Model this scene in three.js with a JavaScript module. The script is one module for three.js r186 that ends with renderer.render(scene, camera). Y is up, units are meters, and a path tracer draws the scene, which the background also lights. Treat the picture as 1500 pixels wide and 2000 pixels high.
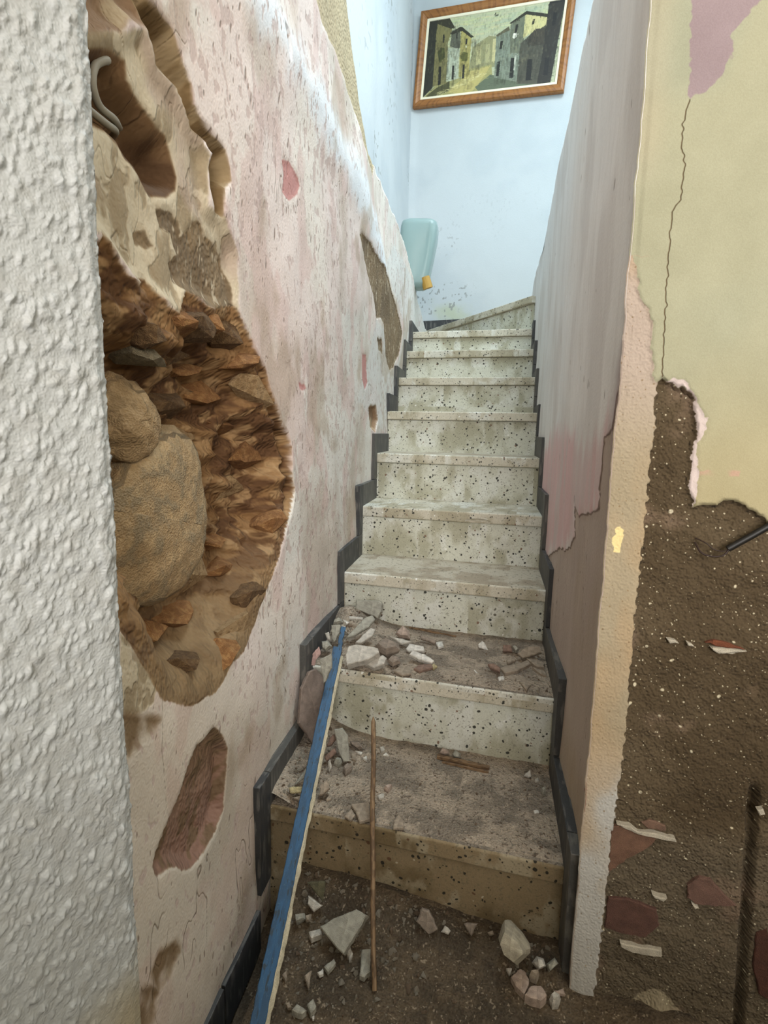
import * as THREE from 'three';
import { ConvexGeometry } from 'three/addons/geometries/ConvexGeometry.js';
import { mergeGeometries, mergeVertices } from 'three/addons/utils/BufferGeometryUtils.js';
import { RectAreaLightUniformsLib } from 'three/addons/lights/RectAreaLightUniformsLib.js';
import { Brush, Evaluator, SUBTRACTION } from 'three-bvh-csg';

// ---------------------------------------------------------------- camera, sky, lights, exposure
const scene = new THREE.Scene();
const camera = new THREE.PerspectiveCamera(2 * Math.atan(1000 / 1063.02) * 180 / Math.PI, 0.75, 0.02, 60);
camera.position.set(0.1246, 1.0539, 1.0524);
camera.rotation.set(-0.14667, 0.26278, 0.02132, 'YXZ');
scene.background = new THREE.Color(0.55, 0.68, 0.8);
RectAreaLightUniformsLib.init();
function windowLight(color, intensity, w, h, from, to) {
  const l = new THREE.RectAreaLight(color, intensity, w, h);
  l.position.set(...from); l.lookAt(...to); scene.add(l); return l;
}
windowLight(new THREE.Color(0.80, 0.93, 1.0), 2.9, 1.9, 1.3, [2.16, 3.45, -1.75], [0, 3.45, -1.75]);        // daylight in the window of the upper floor
windowLight(new THREE.Color(0.80, 0.93, 1.0), 15.8, 1.4, 1.5, [0.7, 4.74, -0.9], [0.7, 0, -0.90001]);      // daylight in the roof light over the stairs
windowLight(new THREE.Color(1.0, 0.96, 0.93), 17.8, 1.5, 1.15, [0.95, 1.85, 3.56], [0.95, 1.85, 0]);           // daylight in the window of the room, behind the camera
windowLight(new THREE.Color(1.0, 0.96, 0.92), 5, 1.2, 0.8, [2.17, 2.02, 1.5], [0, 2.02, 1.5]);            // unseen window added on the right to brighten the left stair wall
const renderer = new THREE.WebGLRenderer();
renderer.toneMapping = THREE.LinearToneMapping;
renderer.toneMappingExposure = 1.22;
renderer.shadowMap.enabled = true;

// ---------------------------------------------------------------- measured geometry of the place (metres)
const WL = (s) => -0.4294 - 0.0879 * s;                 // x of the left stair wall, s = distance up the stairs (-z)
const WR = (s) => 0.2472 - 0.0671 * s;                  // x of the right stair wall
const Y = [0, 0.185, 0.388, 0.572, 0.765, 0.961, 1.152, 1.336, 1.510, 1.660, 1.848];     // tread heights
const SN = [-0.06, 0, 0.322, 0.678, 0.959, 1.235, 1.520, 1.793, 2.067, 2.314];            // nosing distances
const OV = [0, 0.014, 0.023, 0.029, 0.018, 0.020, 0.020, 0.018, 0.016, 0.014];            // nosing overhangs
const lerp = (a, b, t) => a + (b - a) * t, clamp = (v, a = 0, b = 1) => Math.min(b, Math.max(a, v));
const smooth = (a, b, v) => { const t = clamp((v - a) / (b - a)); return t * t * (3 - 2 * t); };
const piecewise = (pts) => (v) => { for (let i = 1; i < pts.length; i++) if (v <= pts[i][0]) { const [a, b] = [pts[i - 1], pts[i]]; return lerp(a[1], b[1], clamp((v - a[0]) / (b[0] - a[0]))); } return pts[pts.length - 1][1]; };
const topLeft = piecewise([[0.30, 2.72], [0.69, 2.335], [0.84, 2.166], [1.014, 2.062], [1.457, 2.070], [1.76, 2.072], [2.41, 1.978], [3.06, 1.824], [3.4, 1.80]]);
const topRight = piecewise([[0.0, 2.72], [0.3, 2.2], [0.588, 2.152], [0.851, 2.155], [1.205, 2.111], [2.0, 2.012], [2.55, 2.0], [2.75, 1.95]]);

// ---------------------------------------------------------------- helpers
function rng(seed) { let a = seed >>> 0; return () => { a = (a + 0x6D2B79F5) >>> 0; let t = a; t = Math.imul(t ^ (t >>> 15), t | 1); t ^= t + Math.imul(t ^ (t >>> 7), t | 61); return ((t ^ (t >>> 14)) >>> 0) / 4294967296; }; }
const PERM = new Float32Array(65536); { const r = rng(77); for (let i = 0; i < 65536; i++) PERM[i] = r(); }
function noise(x, y) {
  const i = Math.floor(x), j = Math.floor(y); let u = x - i, v = y - j; u = u * u * (3 - 2 * u); v = v * v * (3 - 2 * v);
  const h = (a, b) => PERM[((a * 157) ^ (b * 7919 + ((a * 31) << 3))) & 65535];
  const a = h(i, j), b = h(i + 1, j), c = h(i, j + 1), d = h(i + 1, j + 1);
  return a + (b - a) * u + (c - a) * v + (a - b - c + d) * u * v;
}
function fbm(x, y, o = 4) { let s = 0, a = 0.5, n = 0; for (let k = 0; k < o; k++) { s += a * noise(x, y); n += a; a *= 0.5; x = x * 2.03 + 17.3; y = y * 2.01 + 9.1; } return s / n; }
const ridge = (x, y, o = 3) => { let s = 0, a = 0.5, n = 0; for (let k = 0; k < o; k++) { s += a * (1 - Math.abs(2 * noise(x, y) - 1)); n += a; a *= 0.5; x = x * 2.1 + 5.2; y = y * 2.07 + 3.7; } return s / n; };
function region(mm, pad = 0.12) {            // signed distance to an outline given in mm: negative inside
  const n = mm.length / 2, X = [], Z = []; let x0 = 1e9, x1 = -1e9, y0 = 1e9, y1 = -1e9;
  for (let i = 0; i < n; i++) { const x = mm[2 * i] / 1000, y = mm[2 * i + 1] / 1000; X.push(x); Z.push(y); x0 = Math.min(x0, x); x1 = Math.max(x1, x); y0 = Math.min(y0, y); y1 = Math.max(y1, y); }
  return (x, y) => {
    if (x < x0 - pad || x > x1 + pad || y < y0 - pad || y > y1 + pad) return pad;
    let d = 1e9, inside = false;
    for (let i = 0, j = n - 1; i < n; j = i++) {
      const ex = X[j] - X[i], ey = Z[j] - Z[i], wx = x - X[i], wy = y - Z[i];
      const t = clamp((wx * ex + wy * ey) / (ex * ex + ey * ey + 1e-12)), bx = wx - ex * t, by = wy - ey * t; d = Math.min(d, bx * bx + by * by);
      if ((Z[i] > y) !== (Z[j] > y) && x < (X[j] - X[i]) * (y - Z[i]) / (Z[j] - Z[i]) + X[i]) inside = !inside;
    }
    d = Math.min(pad, Math.sqrt(d)); return inside ? -d : d;
  };
}
function regions(o, pads = {}) { const r = {}; for (const k in o) r[k] = region(o[k], pads[k]); return r; }
function lineDist(mm) {
  return (x, y) => { let d = 1e9; for (let i = 0; i + 3 < mm.length; i += 2) { const ax = mm[i] / 1000, ay = mm[i + 1] / 1000, ex = mm[i + 2] / 1000 - ax, ey = mm[i + 3] / 1000 - ay, t = clamp(((x - ax) * ex + (y - ay) * ey) / (ex * ex + ey * ey)); d = Math.min(d, Math.hypot(x - ax - ex * t, y - ay - ey * t)); } return d; };
}
function texture(data, w, h, srgb, repeat) {
  const t = new THREE.DataTexture(data, w, h, THREE.RGBAFormat); t.magFilter = THREE.LinearFilter; t.minFilter = THREE.LinearFilter;
  if (srgb) t.colorSpace = THREE.SRGBColorSpace; t.wrapS = t.wrapT = THREE.RepeatWrapping; if (repeat) t.repeat.set(...repeat); t.needsUpdate = true; return t;
}
// paint(w, h, fn): fn(u, v, out) fills out = [r, g, b, height 0..1]; returns a colour map and a height map
function paint(w, h, fn, repeat) {
  const c = new Uint8Array(w * h * 4), b = new Uint8Array(w * h * 4), o = [0, 0, 0, 0];
  for (let j = 0; j < h; j++) for (let i = 0; i < w; i++) {
    fn((i + 0.5) / w, (j + 0.5) / h, o); const k = 4 * (j * w + i), q = clamp(o[3]) * 255;
    c[k] = clamp(o[0], 0, 255); c[k + 1] = clamp(o[1], 0, 255); c[k + 2] = clamp(o[2], 0, 255); c[k + 3] = 255; b[k] = b[k + 1] = b[k + 2] = q; b[k + 3] = 255;
  }
  return { map: texture(c, w, h, true, repeat), bumpMap: texture(b, w, h, false, repeat) };
}
const std = (o) => new THREE.MeshStandardMaterial({ roughness: 0.9, metalness: 0, ...o });
const used = {};
function numbered(n) { used[n] = (used[n] ?? -1) + 1; return used[n] ? n + '_' + String(used[n]).padStart(3, '0') : n; }
function mesh(name, g, m, parent = scene) { const o = new THREE.Mesh(g, m); o.name = parent === scene ? numbered(name) : name; o.castShadow = o.receiveShadow = true; parent.add(o); return o; }
function tag(o, label, category, group) { o.userData.label = label; o.userData.category = category; if (group) o.userData.group = group; return o; }
function struct(name, g, m) { const o = mesh(name, g, m); o.userData.kind = 'structure'; return o; }
function group(name, pos = [0, 0, 0]) { const o = new THREE.Group(); o.name = numbered(name); o.position.set(...pos); scene.add(o); return o; }
const child = (name, g, m, parent) => { let n = 0; for (const c of parent.children) if (c.name.replace(/_\d+$/, '') === name) n++; return mesh(n ? name + '_' + String(n).padStart(3, '0') : name, g, m, parent); };
// grid(us, vs, at): a sheet whose point (u, v) stands at at(u, v) -> [x, y, z, tu, tv]
function grid(us, vs, at, flip) {
  const P = [], T = [], I = [], n = us.length, m = vs.length;
  for (const v of vs) for (const u of us) { const q = at(u, v); P.push(q[0], q[1], q[2]); T.push(q[3], q[4]); }
  for (let j = 0; j + 1 < m; j++) for (let i = 0; i + 1 < n; i++) { const a = j * n + i, b = a + 1, c = a + n, d = c + 1; if (flip) I.push(a, c, b, b, c, d); else I.push(a, b, c, b, d, c); }
  const g = new THREE.BufferGeometry(); g.setAttribute('position', new THREE.Float32BufferAttribute(P, 3)); g.setAttribute('uv', new THREE.Float32BufferAttribute(T, 2)); g.setIndex(I); g.computeVertexNormals(); return g;
}
const range = (a, b, n, p = 1) => Array.from({ length: n + 1 }, (_, i) => a + (b - a) * Math.pow(i / n, p));
function boxUV(g, k = 1) {
  g = g.index ? g.toNonIndexed() : g; const p = g.attributes.position, nn = g.attributes.normal, uv = new Float32Array(p.count * 2);
  for (let i = 0; i < p.count; i++) { const x = Math.abs(nn.getX(i)), y = Math.abs(nn.getY(i)), z = Math.abs(nn.getZ(i)); const [a, b] = y >= x && y >= z ? [p.getX(i), p.getZ(i)] : x >= z ? [p.getZ(i), p.getY(i)] : [p.getX(i), p.getY(i)]; uv[2 * i] = a * k; uv[2 * i + 1] = b * k; }
  g.setAttribute('uv', new THREE.BufferAttribute(uv, 2)); return g;
}
function box(x0, x1, y0, y1, z0, z1) { const g = new THREE.BoxGeometry(x1 - x0, y1 - y0, z1 - z0); g.translate((x0 + x1) / 2, (y0 + y1) / 2, (z0 + z1) / 2); return boxUV(g); }
// a plate with a plan outline [[x, z], ...], its top at y, rounded edges
function plate(outline, y, t, bevel = 0.004) {
  const s = new THREE.Shape(outline.map(([x, z]) => new THREE.Vector2(x, -z)));
  const g = new THREE.ExtrudeGeometry(s, { depth: t - 2 * bevel, bevelEnabled: bevel > 0, bevelThickness: bevel, bevelSize: bevel, bevelOffset: -bevel, bevelSegments: 3, curveSegments: 4 });
  g.rotateX(-Math.PI / 2); g.translate(0, y - t + bevel, 0); return g;
}
// soft-edged random specks: one per cell at most, with the chance p and radii in cell units
function specks(x, y, f, p, r0, r1, seed) {
  x *= f; y *= f; const i0 = Math.floor(x), j0 = Math.floor(y); let m = 0;
  for (let j = j0 - 1; j <= j0 + 1; j++) for (let i = i0 - 1; i <= i0 + 1; i++) {
    const k = ((i * 7919) ^ (j * 104729) ^ (seed * 1301)) & 65535; if (PERM[k] > p) continue;
    const a = PERM[(k + 101) & 65535], b = PERM[(k + 211) & 65535], c = PERM[(k + 307) & 65535], t = c * 3.14, dx = x - i - a, dy = y - j - b, e = 0.55 + 0.45 * PERM[(k + 401) & 65535];
    const u = dx * Math.cos(t) + dy * Math.sin(t), v = (-dx * Math.sin(t) + dy * Math.cos(t)) / e, r = r0 + (r1 - r0) * PERM[(k + 503) & 65535] ** 2; m = Math.max(m, smooth(r, r * 0.6, Math.hypot(u, v)));
  }
  return m;
}
const mix3 = (o, c, t) => { o[0] += (c[0] - o[0]) * t; o[1] += (c[1] - o[1]) * t; o[2] += (c[2] - o[2]) * t; };
const LW = {
 hole: [-511,1233,-469,1283,-453,1274,-442,1256,-423,1243,-398,1240,-389,1250,-374,1252,-365,1241,-329,1228,-291,1228,-284,1246,-275,1265,-258,1263,-229,1258,-185,1260,-156,1264,-125,1275,-100,1280,-76,1260,-48,1241,-12,1207,28,1181,56,1141,85,1109,133,1064,167,1040,184,1003,177,953,198,907,175,852,146,818,94,754,45,705,-29,640,-96,603,-155,596,-219,579,-292,586,-347,606,-387,640,-405,673,-422,705,-448,747,-468,777,-544,837],
 trough: [-367,1579,-387,1623,-356,1647,-356,1611,-328,1612,-303,1609,-291,1593,-272,1577,-255,1570,-248,1546,-221,1535,-187,1528,-148,1524,-133,1502,-126,1484,-147,1464,-153,1417,-179,1412,-186,1424,-198,1450,-201,1473,-189,1501,-209,1507,-247,1509,-258,1519,-275,1532,-291,1540,-312,1544,-340,1545,-350,1562],
 cavity: [-500,1463,-432,1506,-401,1515,-399,1494,-383,1486,-365,1483,-337,1472,-311,1474,-296,1459,-284,1429,-288,1406,-312,1387,-354,1373,-367,1380,-389,1394,-406,1398,-420,1409,-441,1412,-467,1406,-506,1391],
 topbrown: [-492,1556,-366,1650,-367,1579,-399,1564,-416,1536,-440,1522,-499,1477],
 pale: [-498,1482,-411,1539,-367,1576,-337,1544,-289,1538,-244,1509,-199,1497,-200,1418,-149,1417,-89,1372,-93,1275,-156,1262,-275,1265,-291,1228,-398,1240,-469,1283,-516,1270],
 mort1: [-337,1358,-303,1373,-282,1367,-274,1349,-242,1376,-217,1386,-185,1372,-128,1360,-104,1323,-102,1278,-166,1262,-242,1261,-275,1266,-302,1271,-305,1293,-285,1313,-302,1341,-326,1337],
 mort2: [-385,1314,-367,1323,-354,1310,-365,1301,-382,1300],
 mort3: [883,1742,1057,1773,1191,1758,1365,1764,1529,1743,1740,1679,1934,1588,1861,1469,1703,1379,1582,1353,1474,1415,1418,1542,1328,1546,1215,1519,1176,1582,1048,1656,971,1692],
 mort4: [1256,1448,1363,1461,1395,1404,1295,1407],
 spot: [1110,1152,1250,1165,1291,1105,1237,1055,1137,1069],
 red1: [133,1642,185,1653,241,1656,264,1643,241,1610,191,1573,131,1577,151,1617],
 red2: [235,1173,283,1174,304,1163,242,1155],
 red3: [988,1347,1053,1352,1082,1241,1035,1217,986,1252],
 recess: [-240,507,-193,468,-175,432,-182,390,-200,327,-232,300,-290,297,-327,301,-372,336,-422,371,-431,401,-422,417,-388,434,-361,454,-331,483,-299,511],
 slot: [113,1888,137,1888,152,1864,148,1848,133,1858],
 white: [-102,1818,48,1926,162,1910,343,1924,587,1944,893,1954,1294,1851,1510,1674,1191,1758,862,1826,534,1837,264,1846,72,1824,-72,1799],  // band of whiter paint, skylight highlight painted in with it
 bare: [302,2130,751,2460,833,2284,1050,2181,1127,2093,1094,2015,945,2044,808,2072,581,2115,406,2091],
 stain1: [-427,244,-379,216,-370,182,-396,172,-432,184,-445,227],
 stain2: [-474,225,-432,184,-448,147,-485,158],
 stain3: [-482,670,-427,636,-403,611,-435,601,-467,597,-486,617],
 patch: [-478,781,-431,740,-395,681,-413,653,-458,654,-486,676],
 pinkA: [-121,581,147,856,303,1315,31,1307,101,1110,202,900,45,693],
 farwhite: [903,1170,1122,1366,1215,1513,1420,1520,1553,1354,1787,1381,2025,1631,1427,1786,1621,1934,3387,2037,3987,1722,1521,1037],
 flake: [1355,1197,1539,1233,1550,1037,1374,1026],
};
const RW = {
 finish: [-478,1528,-147,1646,-111,1538,-121,1322,-85,1184,-77,1147,-68,1111,-49,1065,9,1055,9,1019,17,968,13,923,78,908,146,892,225,877,294,885,269,820,397,760,558,734,754,668,1062,590,2222,904,3884,2526,975,2835],
 pink: [1218,952,901,1071,150,1014,-14,1065,9,1019,17,968,13,923,225,877,294,885,269,820,558,734,1062,590],
 notch: [-83,376,-55,398,-85,434,-97,467,-117,446,-108,420,-145,418,-160,419],
 purple: [-72,1180,-98,1254,-100,1056,-109,932,-122,746,-106,621,-62,836,-43,1047],
 greyband: [2779,2005,1405,2169,833,1904,694,1426,607,1055,1293,1053],
};
const FW = {
 jamb: [285,1330,258,1332,264,1311,268,1295,271,1279,280,1258,287,1253,293,1232,294,1202,300,1160,298,1148,305,1138,309,1141,309,1098,312,1057,310,1041,311,967,310,890,309,821,308,741,308,621,310,537,306,408,302,285,301,126,296,8,297,-124,213,-155,194,456,227,1178,245,1332],
 mortar: [308,1139,313,1148,320,1144,331,1140,344,1132,356,1124,364,1114,365,1098,364,1093,369,1078,372,1063,372,1047,369,1039,369,1009,368,988,372,968,379,945,393,946,414,950,421,956,433,958,448,951,468,941,484,927,542,899,737,-21,302,-192,296,8,301,126,302,285,306,408,310,537,308,621,308,741,309,821,310,890,311,967,310,1041,312,1057,309,1098],
 gypsum: [320,1144,331,1145,339,1145,353,1137,359,1126,374,1101,379,1085,387,1085,385,1075,381,1059,376,1045,376,1023,383,999,380,978,379,945,367,945,350,1130],
 lilac: [304,1716,306,1676,313,1589,315,1547,335,1553,359,1576,368,1605,361,1622,381,1645,395,1662,406,1698],
 cream: [266,905,272,907,278,892,274,863,264,863,264,887],
 pinkline: [383,1001,405,1004,438,1005,439,996,406,996,384,995],
 lump: [333,-110,344,-21,363,8,388,33,408,45,426,35,454,7,509,-45],
 crack: [315,1545,311,1514,313,1479,319,1444,317,1408,307,1391,307,1369,308,1314,310,1254,311,1223,313,1149],
 brick1: [303,359,318,361,348,356,381,356,372,343,365,330,331,298,316,278,301,262],
 brick2: [348,376,362,384,387,380,390,368,359,368],
 brick3: [306,213,338,220,370,215,389,210,396,181,375,150,344,147,304,150],
 brick4: [433,273,451,293,469,293,492,269,511,254,480,243,450,240,435,248],
 brick5: [418,720,432,727,454,723,476,716,434,717],
 brick6: [546,211,560,223,584,160,584,84,563,92,548,149],
 joint1: [309,367,330,369,345,362,380,364,405,361,407,354,377,355,345,355,326,361],
 joint2: [332,132,358,132,387,136,402,137,403,122,385,119,355,118,334,123],
 joint3: [425,714,449,715,478,715,457,708,438,706],
 joint4: [378,245,391,242,403,243,398,234,383,237],
 joint5: [442,242,453,238,447,233],
 joint6: [359,720,373,720,378,716,365,713],
 joint7: [390,719,399,716,401,712,393,714],
 chip1: [521,443,530,446,533,437,526,433],
};
const STONES = [[-0.287, 0.902, 0.311, 0.281],
 [-0.365, 1.063, 0.127, 0.123],
 [-0.131, 1.037, 0.151, 0.056],
 [-0.335, 1.159, 0.118, 0.038],
 [0.222, 1.054, 0.179, 0.085],
 [-0.228, 1.22, 0.156, 0.051],
 [-0.065, 1.25, 0.17, 0.065],
 [-0.167, 1.155, 0.135, 0.031],
 [-0.083, 1.118, 0.134, 0.052],
 [-0.205, 1.092, 0.117, 0.062],
 [0.047, 1.156, 0.162, 0.066],
 [-0.024, 1.196, 0.138, 0.041],
 [0.073, 0.993, 0.222, 0.068],
 [0.043, 0.919, 0.187, 0.065],
 [0.119, 0.831, 0.17, 0.075],
 [-0.065, 0.815, 0.135, 0.043],
 [0.005, 1.052, 0.123, 0.044],
 [-0.132, 0.766, 0.161, 0.058],
 [-0.018, 0.693, 0.174, 0.058],
 [-0.211, 0.706, 0.157, 0.054],
 [-0.314, 0.714, 0.126, 0.04],
 [-0.096, 0.644, 0.175, 0.061],
 [0.212, 0.935, 0.151, 0.078],
 [0.126, 1.227, 0.105, 0.065],
 [-0.177, 1.271, 0.075, 0.044],
 [0.131, 0.726, 0.162, 0.085],
 [-0.284, 0.65, 0.106, 0.036],
 [-0.171, 0.603, 0.153, 0.047],
 [-0.291, 1.235, 0.108, 0.042],
 [0.21, 0.843, 0.138, 0.061],
 [-0.357, 1.185, 0.058, 0.044],
 [-0.276, 1.163, 0.071, 0.029],
 [-0.045, 0.757, 0.117, 0.045],
 [0.025, 0.619, 0.134, 0.053],
 [-0.232, 1.169, 0.071, 0.025],
 [0.191, 1.139, 0.117, 0.054]];

// ---------------------------------------------------------------- left stair wall: peeling plaster, knocked-out stone, grooves
const L = regions(LW, { hole: 0.3, white: 0.2, pinkA: 0.2, bare: 0.1 });
const SMAX = 3.34, sOf = (u) => Math.pow(u, 1 / 0.7) * (SMAX + 0.5) - 0.5, uOf = (s) => Math.pow(clamp((s + 0.5) / (SMAX + 0.5)), 0.7);
const Y0 = -0.16, Y1 = 2.74;
function leftDepth(s, y) {                       // metres into the wall
  const wx = s + (noise(s * 26, y * 26) - 0.5) * 0.012, wy = y + (noise(s * 26 + 40, y * 26) - 0.5) * 0.012;
  let d = (fbm(s * 2.2, y * 2.2, 3) - 0.5) * 0.03 + (fbm(s * 14, y * 14, 2) - 0.5) * 0.004;
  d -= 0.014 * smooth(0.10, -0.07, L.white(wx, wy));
  const h = L.hole(wx, wy);
  if (h < 0.01) {
    const low = smooth(0.86, 0.66, y), t = smooth(0.0, -0.13, h), rim = smooth(0.002, -0.006, h), inn = smooth(-0.004, -0.05, h);
    const strat = ridge(s * 8 + fbm(s * 5, y * 5, 2) * 2, y * 22 + s * 5, 3), lump = fbm(s * 10, y * 17, 3), chunk = noise(s * 26 + fbm(s * 9, y * 9, 2) * 3, y * 44);
    d += rim * (1 - low) * 0.012 + t * 0.105 + inn * (1 - low * 0.55) * (-0.045 * (strat - 0.5) - 0.045 * (lump - 0.5) - 0.016 * smooth(0.35, 0.65, chunk) + (fbm(s * 60, y * 70, 2) - 0.5) * 0.005);
    d += 0.03 * smooth(0.002, -0.008, h) * smooth(-0.032, -0.014, h) * smooth(0.82, 0.95, y) * smooth(0.0, 0.2, s);
  }
  const sx = s + (noise(s * 18, y * 18) - 0.5) * 0.006, sy = y + (noise(s * 18 + 40, y * 18) - 0.5) * 0.006;
  const tr = L.trough(sx, sy); d += 0.046 * smooth(0.002, -0.02, tr);
  const ca = L.cavity(sx, sy); d += (0.05 + 0.02 * (fbm(s * 15, y * 15, 3) - 0.5)) * smooth(0.004, -0.04, ca);
  d += (0.02 + 0.02 * fbm(s * 30, y * 30, 3)) * smooth(0.005, -0.03, L.topbrown(wx, wy));
  d += 0.012 * smooth(0.004, -0.02, L.pale(wx, wy)) + 0.014 * (fbm(s * 18, y * 14, 3) - 0.5) * smooth(0, -0.03, L.pale(wx, wy));
  const re = L.recess(wx, wy); d += (0.020 + 0.012 * (fbm(s * 35, y * 35, 3) - 0.5)) * smooth(0.002, -0.018, re);
  for (const k of ['mort1', 'mort2', 'mort3', 'mort4']) d += 0.005 * smooth(0.002, -0.003, L[k](wx, wy));
  for (const k of ['red1', 'red2', 'red3', 'stain1', 'stain2', 'stain3']) d += 0.003 * smooth(0.001, -0.003, L[k](wx, wy));
  d += 0.02 * smooth(0.002, -0.01, L.spot(wx, wy)) + 0.03 * smooth(0.001, -0.008, L.slot(s, y)) + 0.006 * smooth(0.003, -0.004, L.bare(wx, wy));
  return d;
}
function leftPaint(u, v, o) {
  const s = sOf(u), y = Y0 + (Y1 - Y0) * v, w = (noise(s * 26, y * 26) - 0.5) * 0.012 + (noise(s * 170, y * 170) - 0.5) * 0.003, w2 = (noise(s * 26 + 40, y * 26) - 0.5) * 0.012 + (noise(s * 170, y * 170 + 9) - 0.5) * 0.003;
  const x1 = s + w, y1 = y + w2, big = fbm(s * 3.1 + 3, y * 2.3, 4), mid = fbm(s * 13, y * 10, 4), fine = noise(s * 420, y * 420), f2 = noise(s * 200, y * 200);
  o[0] = 226; o[1] = 217; o[2] = 206; o[3] = 0.6 + (fine - 0.5) * 0.06 + (mid - 0.5) * 0.10;
  mix3(o, [222, 206, 199], smooth(0.44, 0.64, big) * 0.75);
  mix3(o, [214, 211, 202], smooth(0.48, 0.64, fbm(s * 2.3 + 30, y * 3.1, 3)) * 0.8); mix3(o, [184, 170, 154], smooth(0.48, 0.68, fbm(s * 6 + 13, y * 3.2 + 8, 4)) * 0.6); mix3(o, [206, 178, 170], smooth(0.58, 0.68, fbm(s * 11 + 33, y * 6 + 2, 4)) * 0.5);
  mix3(o, [196, 176, 160], smooth(0.05, -0.1, L.pinkA(x1, y1)) * 0.3);
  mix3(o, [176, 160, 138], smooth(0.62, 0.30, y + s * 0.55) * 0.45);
  mix3(o, [226, 230, 233], smooth(0.05, -0.03, L.white(x1, y1) + (mid - 0.5) * 0.1) * 0.95);  // pale paint plus the bluish highlight of the bulge, put into the colour
  mix3(o, [214, 214, 210], smooth(0.01, -0.01, L.farwhite(x1, y1)) * 0.7);
  // flaked coats of paint: leaning streaks with lifted edges
  const zone = fbm(s * 4 + 50, y * 4, 3), fl = fbm(s * 75 + y * 14, y * 42 - s * 9, 3), fk = smooth(0.66, 0.73, fl + (zone - 0.5) * 0.3); mix3(o, [186, 164, 156], fk * 0.6); o[3] -= fk * 0.05;
  const gr = Math.max(specks(s - y * 0.18, y * 0.36, 70, 0.18 + 0.4 * smooth(0.42, 0.62, zone), 0.04, 0.28, 41), specks(s - y * 0.15, y * 0.3, 26, 0.2, 0.03, 0.14, 43)); mix3(o, [124, 106, 94], gr * 0.7); o[3] -= gr * 0.08;
  const ck = Math.abs(fbm(s * 17 + 60, y * 6, 3) - 0.5), crk = smooth(0.006, 0.0, ck) * smooth(0.5, 0.62, fbm(s * 5 + 9, y * 5, 2)); mix3(o, [110, 95, 80], crk * 0.7); o[3] -= crk * 0.2;
  const stain = smooth(0.62, 0.75, fbm(s * 7 + 15, y * 5 + 4, 4)); mix3(o, [160, 142, 120], stain * 0.45);
  const pa = L.patch(x1, y1), pale = Math.max(smooth(0.004, -0.004, L.pale(x1, y1)), smooth(0.004, -0.004, pa));
  if (pale > 0) { mix3(o, [198, 184, 158], pale); const m = fbm(s * 26 + 7, y * 18, 4); mix3(o, [146, 128, 100], pale * smooth(0.52, 0.66, m) * 0.8); mix3(o, [176, 156, 140], pale * smooth(0.55, 0.7, fbm(s * 12, y * 9 + 20, 3)) * 0.7); o[3] -= pale * 0.15 * smooth(0.57, 0.6, m); }
  const mo = Math.min(L.mort1(x1, y1), L.mort2(x1, y1), L.mort3(x1, y1), L.mort4(x1, y1)), mt = smooth(0.002, -0.002, mo);
  if (mt > 0) { mix3(o, [132, 112, 84], mt); mix3(o, [112, 94, 70], mt * smooth(0.4, 0.7, mid)); mix3(o, [186, 172, 148], mt * smooth(0.66, 0.74, fbm(s * 90, y * 40 + 3, 3)) * 0.8); o[3] += mt * (f2 - 0.5) * 0.2; }
  const rd = Math.min(L.red1(x1, y1), L.red2(x1, y1), L.red3(x1, y1)); mix3(o, [186, 128, 122], smooth(0.002, -0.003, rd) * 0.85);
  mix3(o, [186, 170, 136], smooth(0.003, -0.004, L.bare(x1, y1)) * 0.95); if (L.bare(x1, y1) < 0) { mix3(o, [140, 124, 98], smooth(0.5, 0.8, f2) * 0.35); o[3] += (f2 - 0.5) * 0.25; }
  const st = Math.min(L.stain1(x1, y1), L.stain2(x1, y1), L.stain3(x1, y1)); mix3(o, [112, 88, 58], smooth(0.012, -0.006, st) * 0.85 * smooth(0.35, 0.5, mid));
  const tb = smooth(0.004, -0.004, Math.min(L.topbrown(x1, y1), L.spot(x1, y1))); mix3(o, [134, 106, 78], tb * 0.9); mix3(o, [178, 158, 128], tb * smooth(0.5, 0.62, fbm(s * 22, y * 22 + 8, 3)));
  const x2 = s + (noise(s * 18, y * 18) - 0.5) * 0.006, y2 = y + (noise(s * 18 + 40, y * 18) - 0.5) * 0.006, ca = smooth(0.003, -0.003, L.cavity(x2, y2)); mix3(o, [112, 84, 54], ca); mix3(o, [84, 58, 32], ca * smooth(0.5, 0.65, mid));
  const tr = smooth(0.003, -0.003, L.trough(x2, y2)); mix3(o, [120, 96, 62], tr); mix3(o, [156, 134, 100], tr * smooth(0.5, 0.65, fbm(s * 30, y * 12, 3)));
  const re = smooth(0.002, -0.002, L.recess(x1, y1)); mix3(o, [124, 104, 76], re); mix3(o, [132, 100, 84], re * smooth(0.62, 0.30, y)); mix3(o, [100, 80, 54], re * smooth(0.5, 0.62, fbm(s * 40 - y * 30, y * 40, 3)) * 0.7); if (re > 0) o[3] += re * (f2 - 0.5) * 0.25;
  const ho = smooth(0.003, -0.003, L.hole(x1, y1));
  if (ho > 0) {
    const n = fbm(s * 16 + fbm(s * 7, y * 7, 2) * 2, y * 30, 5); mix3(o, [134, 100, 62], ho); mix3(o, [92, 62, 34], ho * smooth(0.45, 0.6, n)); mix3(o, [166, 134, 94], ho * smooth(0.55, 0.68, fbm(s * 30 + 8, y * 40, 3)) * 0.8);
    mix3(o, [126, 104, 74], ho * smooth(0.86, 0.62, y) * 0.85); o[3] += ho * ((f2 - 0.5) * 0.4 + (n - 0.5) * 0.5) * lerp(1, 0.5, smooth(0.86, 0.62, y));
  }
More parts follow.
